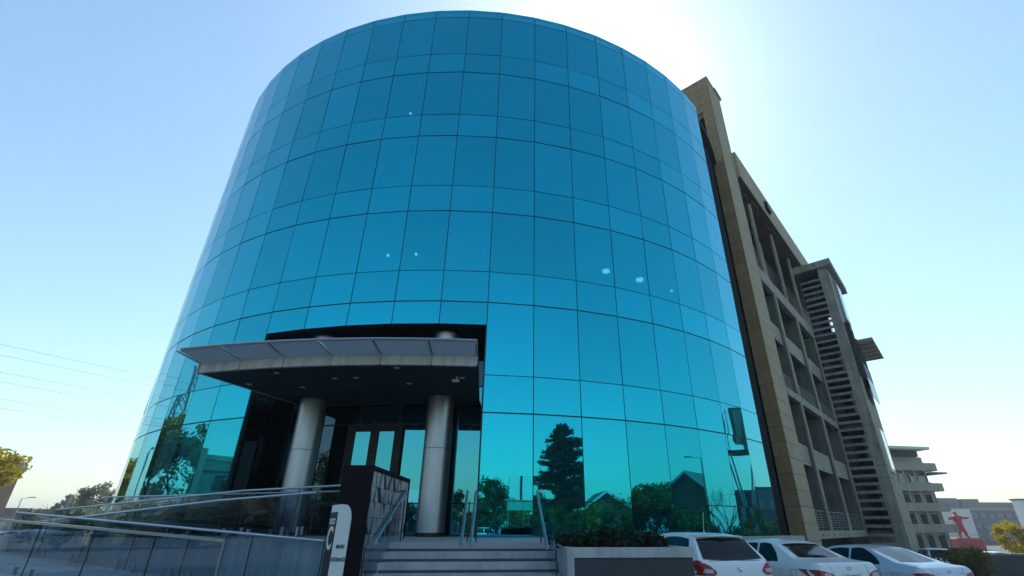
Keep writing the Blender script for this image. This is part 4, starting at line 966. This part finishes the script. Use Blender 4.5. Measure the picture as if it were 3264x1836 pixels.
# pylon and power lines
def pylon(label, x, y, h, z0=0.):
    t = thing('lattice_pylon', label, 'pylon', (x, y, z0), 'power line pylons'); b = h*.09; tp = h*.022
    cs = [(1, 1), (-1, 1), (-1, -1), (1, -1)]; pt = lambda c, f: Vector((x+c[0]*(b+(tp-b)*min(1, f/.85)), y+c[1]*(b+(tp-b)*min(1, f/.85)), z0+h*f))
    for c in cs: MB().tube([pt(c, 0), pt(c, .85), pt(c, 1)], .09, 5).build('leg', 'galv', t)
    mb = MB(); fs = [0, .16, .3, .42, .53, .62, .70, .78, .85, .92, 1]
    for f0, f1 in zip(fs[:-1], fs[1:]):
        for i in range(4):
            a, b_ = cs[i], cs[(i+1) % 4]
            mb.tube([pt(a, f0), pt(b_, f1)], .045, 4, cap=False); mb.tube([pt(b_, f0), pt(a, f1)], .045, 4, cap=False); mb.tube([pt(a, f1), pt(b_, f1)], .045, 4, cap=False)
    mb.build('bracing', 'galv', t)
    for f, w in ((.64, 3.2), (.79, 2.7), (.93, 2.2)):
        mb = MB()
        for s in (1, -1):
            e = Vector((x+s*w*h/22, y, z0+h*f))
            for c in cs:
                if c[0]*s > 0: mb.tube([pt(c, f-.03), e], .05, 4, cap=False); mb.tube([pt(c, f+.03), e], .05, 4, cap=False)
            mb.tube([e, e-Vector((0, 0, .9))], .05, 5)
        mb.build('crossarm', 'galv', t)
    return t
pylon('steel lattice power pylon reflected in the glass above the amber tree', -73, 28.4, 22.5)
pylon('steel lattice power pylon hidden beyond the tower', -67, 130, 31)
wires = (((-72.12,60,23.64),(-70.0,85,26.30)),((-71.38,60,22.14),(-70.1,85,24.75)),((-70.2,60,19.75),(-70.2,85,22.17)),((-69.56,60,18.45),(-70.2,85,20.79)),((-68.46,60,16.21),(-70.15,85,18.19)),((-68.13,60,15.54),(-70.2,85,17.57)),((-67.88,60,15.04),(-70.2,85,16.91)))
for i, (a, b) in enumerate(wires):
    a, b = Vector(a), Vector(b); d = (b-a)/25
    p0 = a+d*(28.4-60); p1 = a+d*(130-60)
    t = MB().tube([p0, p0+(a-p0)*.5-Vector((0, 0, .12)), a, b, p1], .018 if i != 5 else .011, 4, cap=False).build('power_line', 'black_metal')
    tag(t, ['topmost thin power line left of the tower', 'second power line from the top left of the tower', 'third power line from the top left of the tower', 'middle power line of the bundle left of the tower', 'third power line from the bottom left of the tower', 'faintest power line between the lowest two', 'lowest power line left of the tower'][i], 'power line', 'power lines')

# ------------------------------------------------------------------ the street side the mirror glass shows
conifer('cedar_tree', 'tall dark cedar mirrored in the glass right of the stairs', (29.9, -32.8, 0), 15.3, 7.2)
bd = thing('billboard', 'blank white billboard on a dark post mirrored beside the cedar', 'billboard', (14, -34, 0))
MB().box(12.7, 16.4, -34.1, -33.9, 4.6, 7.5).build('board', 'board_white', bd); MB().tube([(14.2, -33.8, 0), (14.2, -33.8, 7.5)], .14, 8).build('post', 'black_metal', bd)
yu = thing('yucca', 'spiky yucca mirrored at the foot of the cedar', 'plant', (20.0, -20.9+3.4, 0))
mb = MB().tube([(20, -17.5, 0), (20, -17.5, 3.0)], [.14, .1], 7); mb.build('trunk', 'bark', yu)
g = np.random.default_rng(2); Vs = []
for i2 in range(260):
    d = g.normal(size=3); d[2] = abs(d[2])*.6-.1; d /= np.linalg.norm(d); c0 = np.array([0, 0, 2.0+g.random()*1.2]); n_ = np.cross(d, [0, 0, 1.]); n_ /= np.linalg.norm(n_)
    L_ = g.uniform(.6, 1.1); Vs += [c0-n_*.05, c0+d*L_*.6-n_*.04, c0+d*L_, c0+d*L_*.6+n_*.04]
np_mesh('crown', np.array(Vs), np.arange(len(Vs)).reshape(-1, 4), 'leaf_green', yu)
def house(label, x, y, w, d, h, ridge, rot, wall, roof, name='house'):
    t = thing(name, label, 'house', (x, y, 0)); ax = Vector((math.cos(rot), math.sin(rot), 0)); ay = Vector((-ax.y, ax.x, 0)); H = lambda: MB((x, y, 0), ax, ay)
    H().box(-w/2, w/2, -d/2, d/2, 0, h).build('wall', wall, t)
    H().add([(sx*(w/2), yy, z_) for sx in (-1, 1) for yy, z_ in ((-d/2, h), (d/2, h), (0, ridge-.15))], [(0, 1, 2), (3, 5, 4), (0, 2, 5, 3), (1, 4, 5, 2), (0, 3, 4, 1)]).build('gable', wall, t)
    for s in (1, -1):
        H().add([(xx, s*yy, z_) for xx in (-w/2-.5, w/2+.5) for yy, z_ in ((0, ridge), (0, ridge-.14), (d/2+.6, h-.25-.14), (d/2+.6, h-.25))], [(0, 1, 2, 3), (7, 6, 5, 4), (0, 4, 5, 1), (1, 5, 6, 2), (2, 6, 7, 3), (3, 7, 4, 0)]).build('roof', roof, t)
        H().box(-w/2-.5, w/2+.5, s*(d/2+.62)-.05, s*(d/2+.62)+.05, h-.45, h-.2).build('eave_board', 'house_white', t)
        for xx in (-w/4, w/4):
            wn = H().box(xx-.7, xx+.7, s*(d/2)-.04+.03*s, s*(d/2)+.04+.03*s, 1.0, 2.3).build('window', 'house_white', t)
            H().box(xx-.6, xx+.6, s*(d/2)-.04+.05*s, s*(d/2)+.04+.05*s, 1.1, 2.2).build('pane', 'window_glass', wn)
    for sx in (-1, 1):
        for s in (1, -1): H().add([(sx*(w/2+.52)+e, s*yy, z_) for e in (-.04, .04) for yy, z_ in ((0, ridge+.02), (0, ridge-.3), (d/2+.62, h-.55), (d/2+.62, h-.22))], [(0, 1, 2, 3), (7, 6, 5, 4), (0, 4, 5, 1), (1, 5, 6, 2), (2, 6, 7, 3), (3, 7, 4, 0)]).build('barge_board', 'house_white', t)
    for sx in (-1, 1): H().box(sx*(w/2)-.04+.02*sx, sx*(w/2)+.04+.02*sx, -.9, .9, 1.0, 2.4).build('window', 'bldg_dark', t)
    return t
house('grey roofed house mirrored between the cedar and the green tree', 43.5, -26, 9, 7, 3.4, 6.2, R_(125), 'brick', 'roof_grey')
house('brick house with a white eave mirrored beside the leafy tree', 57, 4.2, 8, 8.5, 5.0, 8.0, R_(15), 'brick', 'roof_green')
cb = thing('cream_building', 'flat roofed cream building mirrored left of the entrance recess', 'building', (-58, 3, 0))
MB().box(-64, -54, -6, 7.2, 0, 7.9).build('wall', 'house_cream', cb); MB().box(-64.2, -53.8, -6.2, 7.4, 7.91, 8.4).build('parapet', 'house_cream', cb)
MB().box(-53.99, -53.5, 5.4, 7.3, 0, 9.0).build('buttress', 'house_cream', cb)
for yy in (-4.2, -.9, 2.4):
    for zz in (1.2, 4.9):
        w = MB().box(-53.995, -53.9, yy, yy+1.6, zz, zz+1.5).build('window', 'bldg_dark', cb); MB().box(-53.899, -53.88, yy+.1, yy+1.5, zz+.1, zz+1.4).build('pane', 'window_glass', w)
MB().box(-53.995, -53.85, -5.8, 5.2, 6.7, 6.9).build('string_course', 'bldg_brown', cb)
house('white roofed roadside building mirrored behind the doors', -17.5, -31, 9, 7, 4.0, 5.8, R_(5), 'house_white', 'house_white')
tree('bare_tree', 'thin leafed brown tree mirrored beside the grey roofed house', (36.6, -15.2, 0), 6.0, 2.4, 'leaf_olive', 700, .13, 21, .3, 4)
tree('leafy_tree', 'broad green tree mirrored right of the cedar', (39.2, -3.6, 0), 6.4, 4.6, 'leaf_green', 9000, .17, 22, .15)
tree('bare_tree', 'bare branching tree mirrored under the tank tower', (46.2, 16.4, zg(46, 16)), 7.7, 2.5, 'leaf_olive', 60, .1, 23, .3, 5)
lamp('tall street lamp mirrored right of the brick house', 49.3, 6.2, 9.0, 1.2, R_(200))
tw = thing('tank_tower', 'tower of dark panels on splayed legs mirrored near the stone pier', 'tower', (66, 30.0, -1.6))
for a, b in (((65.2, 29.5), (64.6, 28.3)), ((66.8, 29.5), (67.8, 28.3)), ((65.2, 30.8), (64.6, 32.0)), ((66.8, 30.8), (67.8, 32.0))): MB().tube([(*a, -1.8), (*a, 5.2), (*b, 11.6)], .14, 7).build('leg', 'galv', tw)
MB().box(64.0, 68.2, 27.9, 32.3, 11.4, 11.75).build('platform', 'bldg_dark', tw)
MB((66, 30.1, 0), (.94, .34, 0), (-.34, .94, 0)).box(-1.9, .6, -2.1, -1.8, 11.76, 16.6).build('panel', 'panel_teal', tw)
MB((66, 30.1, 0), (.6, .8, 0), (-.8, .6, 0)).box(-2.4, -.6, 1.5, 1.75, 12.4, 17.6).build('panel', 'panel_teal', tw)
MB((66, 30.1, 0), (.99, -.1, 0), (.1, .99, .0), (.12, 0, 1)).box(-3.9, -3.5, -1.5, .2, 12.8, 18.0).build('panel', 'panel_teal', tw)
MB((66, 30.1, 0), (.94, .34, 0), (-.34, .94, 0)).box(-.8, 1.5, .2, .5, 13.6, 17.0).build('panel', 'panel_teal', tw)
MB((66, 30.1, 0), (.94, .34, 0), (-.34, .94, 0)).box(-.9, 1.6, .6, 1.6, 11.76, 13.4).build('tank', 'banner_green', tw)
mb = MB()
for j in range(5): mb.tube([(64.4, 28.4+.8*j, 17.6), (68.0, 28.6+.8*j, 17.9)], .05, 4)
for c in ((64.4, 28.4), (68, 28.6), (64.4, 31.6), (68, 31.8)): mb.tube([(*c, 11.7), (*c, 17.8)], .07, 5)
mb.build('top_frame', 'galv', tw)
def block(label, x0, x1, y0, y1, h, wall, name='flat_building'):
    t = thing(name, label, 'building', ((x0+x1)/2, (y0+y1)/2, -1.4))
    MB().box(x0, x1, y0, y1, -1.9, h).build('wall', wall, t); MB().box(x0-.2, x1+.2, y0-.2, y1+.2, h+.001, h+.35).build('roof', 'roof_grey', t)
    for j in range(int((y1-y0)/3)): MB().box(x0-.03, x0-.003, y0+.8+3*j, y0+2.6+3*j, h*.45, h*.75).build('window', 'window_glass', t)
    return t
block('dark flat roofed building mirrored below the tank tower', 68.5, 78, 22, 38, 6.3, 'bldg_dark')
block('lighter grey building mirrored against the stone pier', 73, 84, 44, 58, 7.6, 'bldg_grey')
block('grey workshop mirrored at the foot of the stone pier', 58, 64, 36, 43, 3.6, 'bldg_grey')
tree('amber_tree', 'amber crowned tree mirrored in the left hand glass', (-46.8, 23.5, 0), 11.4, 5.0, 'leaf_amber', 24000, .20, 31, .25)
tree('spreading_tree', 'spreading dark green tree mirrored left of the entrance', (-46.0, 15.0, 0), 11.0, 4.4, 'leaf_olive', 11000, .17, 32, .25, 4)
tree('roadside_tree', 'olive tree mirrored in front of the cream house', (-47.5, 1.0, 0), 8.3, 3.0, 'leaf_olive', 5200, .16, 33, .2)
tree('roadside_tree', 'dark green tree mirrored at the outer left edge of the glass', (-53, 45.5, 0), 8.4, 3.2, 'leaf_green', 6000, .17, 34, .15)
lamp('double armed street lamp mirrored left of the amber tree', -54.9, 34.8, 8.8, 1.1, R_(120))
block('dark hut mirrored below the street lamp', -54, -49.5, 30.5, 34, 3.2, 'bldg_dark', 'hut')
for i, (x, y, h, r, m_, lab) in enumerate(((8.4, -31, 7.8, 3.2, 'leaf_green', 'rounded green tree mirrored right of the steel column'), (11.0, -38, 6.4, 3.0, 'leaf_olive', 'brownish tree mirrored behind the billboard'), (2.5, -34, 6.2, 3.6, 'leaf_dark', 'dark tree mirrored behind the steel column'), (-5.0, -33, 7.2, 2.8, 'leaf_dark', 'dark slender tree mirrored behind the column'), (22.5, -30, 5.6, 3.6, 'leaf_olive', 'olive scrub tree mirrored left of the cedar'), (-12, -36, 6.6, 3.4, 'leaf_green', 'green tree mirrored above the white roofed building'), (-36, -14, 10, 4.0, 'leaf_green', 'tall green tree mirrored beside the doors'), (31.0, -20, 4.6, 3.0, 'leaf_dark', 'low dark tree mirrored below the cedar'), (44, -9.5, 5.2, 3.0, 'leaf_dark', 'dark tree mirrored behind the leafy green tree'), (47.5, 8.5, 4.2, 2.6, 'leaf_green', 'small green tree mirrored before the brick house'), (50, 22, 4.6, 2.6, 'leaf_dark', 'dark tree mirrored below the bare branches'), (-40, -2, 6, 3, 'leaf_dark', 'dark tree mirrored before the cream house'))):
    tree('street_tree', lab, (x, y, zg(x, y)), h-zg(x, y), r, m_, 4200, .17, 50+i, .16, 3, 'trees along the street')
fe_ = thing('palisade_fence', 'dark steel palisade fence mirrored along the street', 'fence', (5, -16, 0))
for j in range(14):
    x0 = -32+5*j; mb = MB()
    for i2 in range(25): xx = x0+.1+.2*i2; mb.prism_y([(xx-.03, .1), (xx+.03, .1), (xx+.03, 1.75), (xx, 1.9), (xx-.03, 1.75)], -16.02, -16.0)
    mb.box(x0, x0+5, -16.06, -16.021, .45, .51).box(x0, x0+5, -16.06, -16.021, 1.35, 1.41); mb.build('fence_panel', 'fence_dark', fe_)
    MB().box(x0-.04, x0+.04, -16.12, -16.04, 0, 1.9).build('post', 'fence_dark', fe_)
bn = thing('street_banner', 'green and white banner on stakes mirrored behind the handrail', 'banner', (9.4, -19.0, 0))
MB().box(7.9, 10.9, -18.32, -18.28, 2.9, 4.0).build('sheet', 'banner_green', bn)
for x in (8.0, 9.4, 10.8): MB().tube([(x, -18.3, 0), (x, -18.3, 4.0)], .04, 6).build('stake', 'galv', bn)

hl = {'leaf_green': 'green', 'leaf_olive': 'olive', 'leaf_dark': 'dark', 'leaf_amber': 'russet'}
LM = {'cedar': (30, -33), 'billboard': (14, -34), 'brick house': (57, 4), 'leafy tree': (39, -4), 'tank tower': (66, 30), 'grey roofed house': (43.5, -26), 'cream building': (-56, 3), 'amber tree': (-47, 23), 'dark hut': (-52, 32), 'white roofed building': (-17.5, -31)}
rh_ = random.Random(4); made = {}
for i, a in enumerate(list(range(60, 172, 5)) + list(range(176, 214, 7)) + [-54, -62, -70, -80, -88, -96, -104, -112, -120]):
    L_ = rh_.uniform(40, 50) if a > 0 else rh_.uniform(44, 52)
    x = math.sin(R_(a))*L_; y = 14+math.cos(R_(a))*L_; m_ = rh_.choice(('leaf_green', 'leaf_olive', 'leaf_dark', 'leaf_amber', 'leaf_green'))
    h = rh_.uniform(3.4, 5.4) if a > 0 else rh_.uniform(3.0, 4.2)
    near = min(LM, key=lambda k: (LM[k][0]-x)**2+(LM[k][1]-y)**2)
    t = tree('hedge_tree', 'x', (x, y, zg(x, y) if y > -10 else 0), h, rh_.uniform(2.6, 3.6), m_, 2800, .17, 200+i, .08, 2, 'hedgerow trees around the site')
    made.setdefault((hl[m_], near), []).append((h, t))
for (c_, near), ls in made.items():
    ls.sort(key=lambda q: -q[0])
    for j, (h, t) in enumerate(ls): t['label'] = ('', 'second tallest ', 'third tallest ', 'fourth tallest ', 'fifth tallest ', 'sixth tallest ')[min(j, 5)]+('tallest ' if j == 0 and len(ls) > 1 else '')+c_+' hedgerow tree mirrored near the '+near

# ------------------------------------------------------------------ hazy air over the whole site
hz = MB().box(-1000, 1000, -1000, 1000, -3, 34).build('haze', 'soil'); hz['kind'] = 'stuff'
m = bpy.data.materials.new('haze_air'); m.use_nodes = True; n = m.node_tree.nodes; n.clear(); o_ = n.new('ShaderNodeOutputMaterial'); v_ = n.new('ShaderNodeVolumePrincipled')
v_.inputs['Density'].default_value = .0011; v_.inputs['Color'].default_value = (.88, .94, 1, 1); v_.inputs['Anisotropy'].default_value = .3; m.node_tree.links.new(v_.outputs[0], o_.inputs['Volume'])
hz.data.materials.clear(); hz.data.materials.append(m)
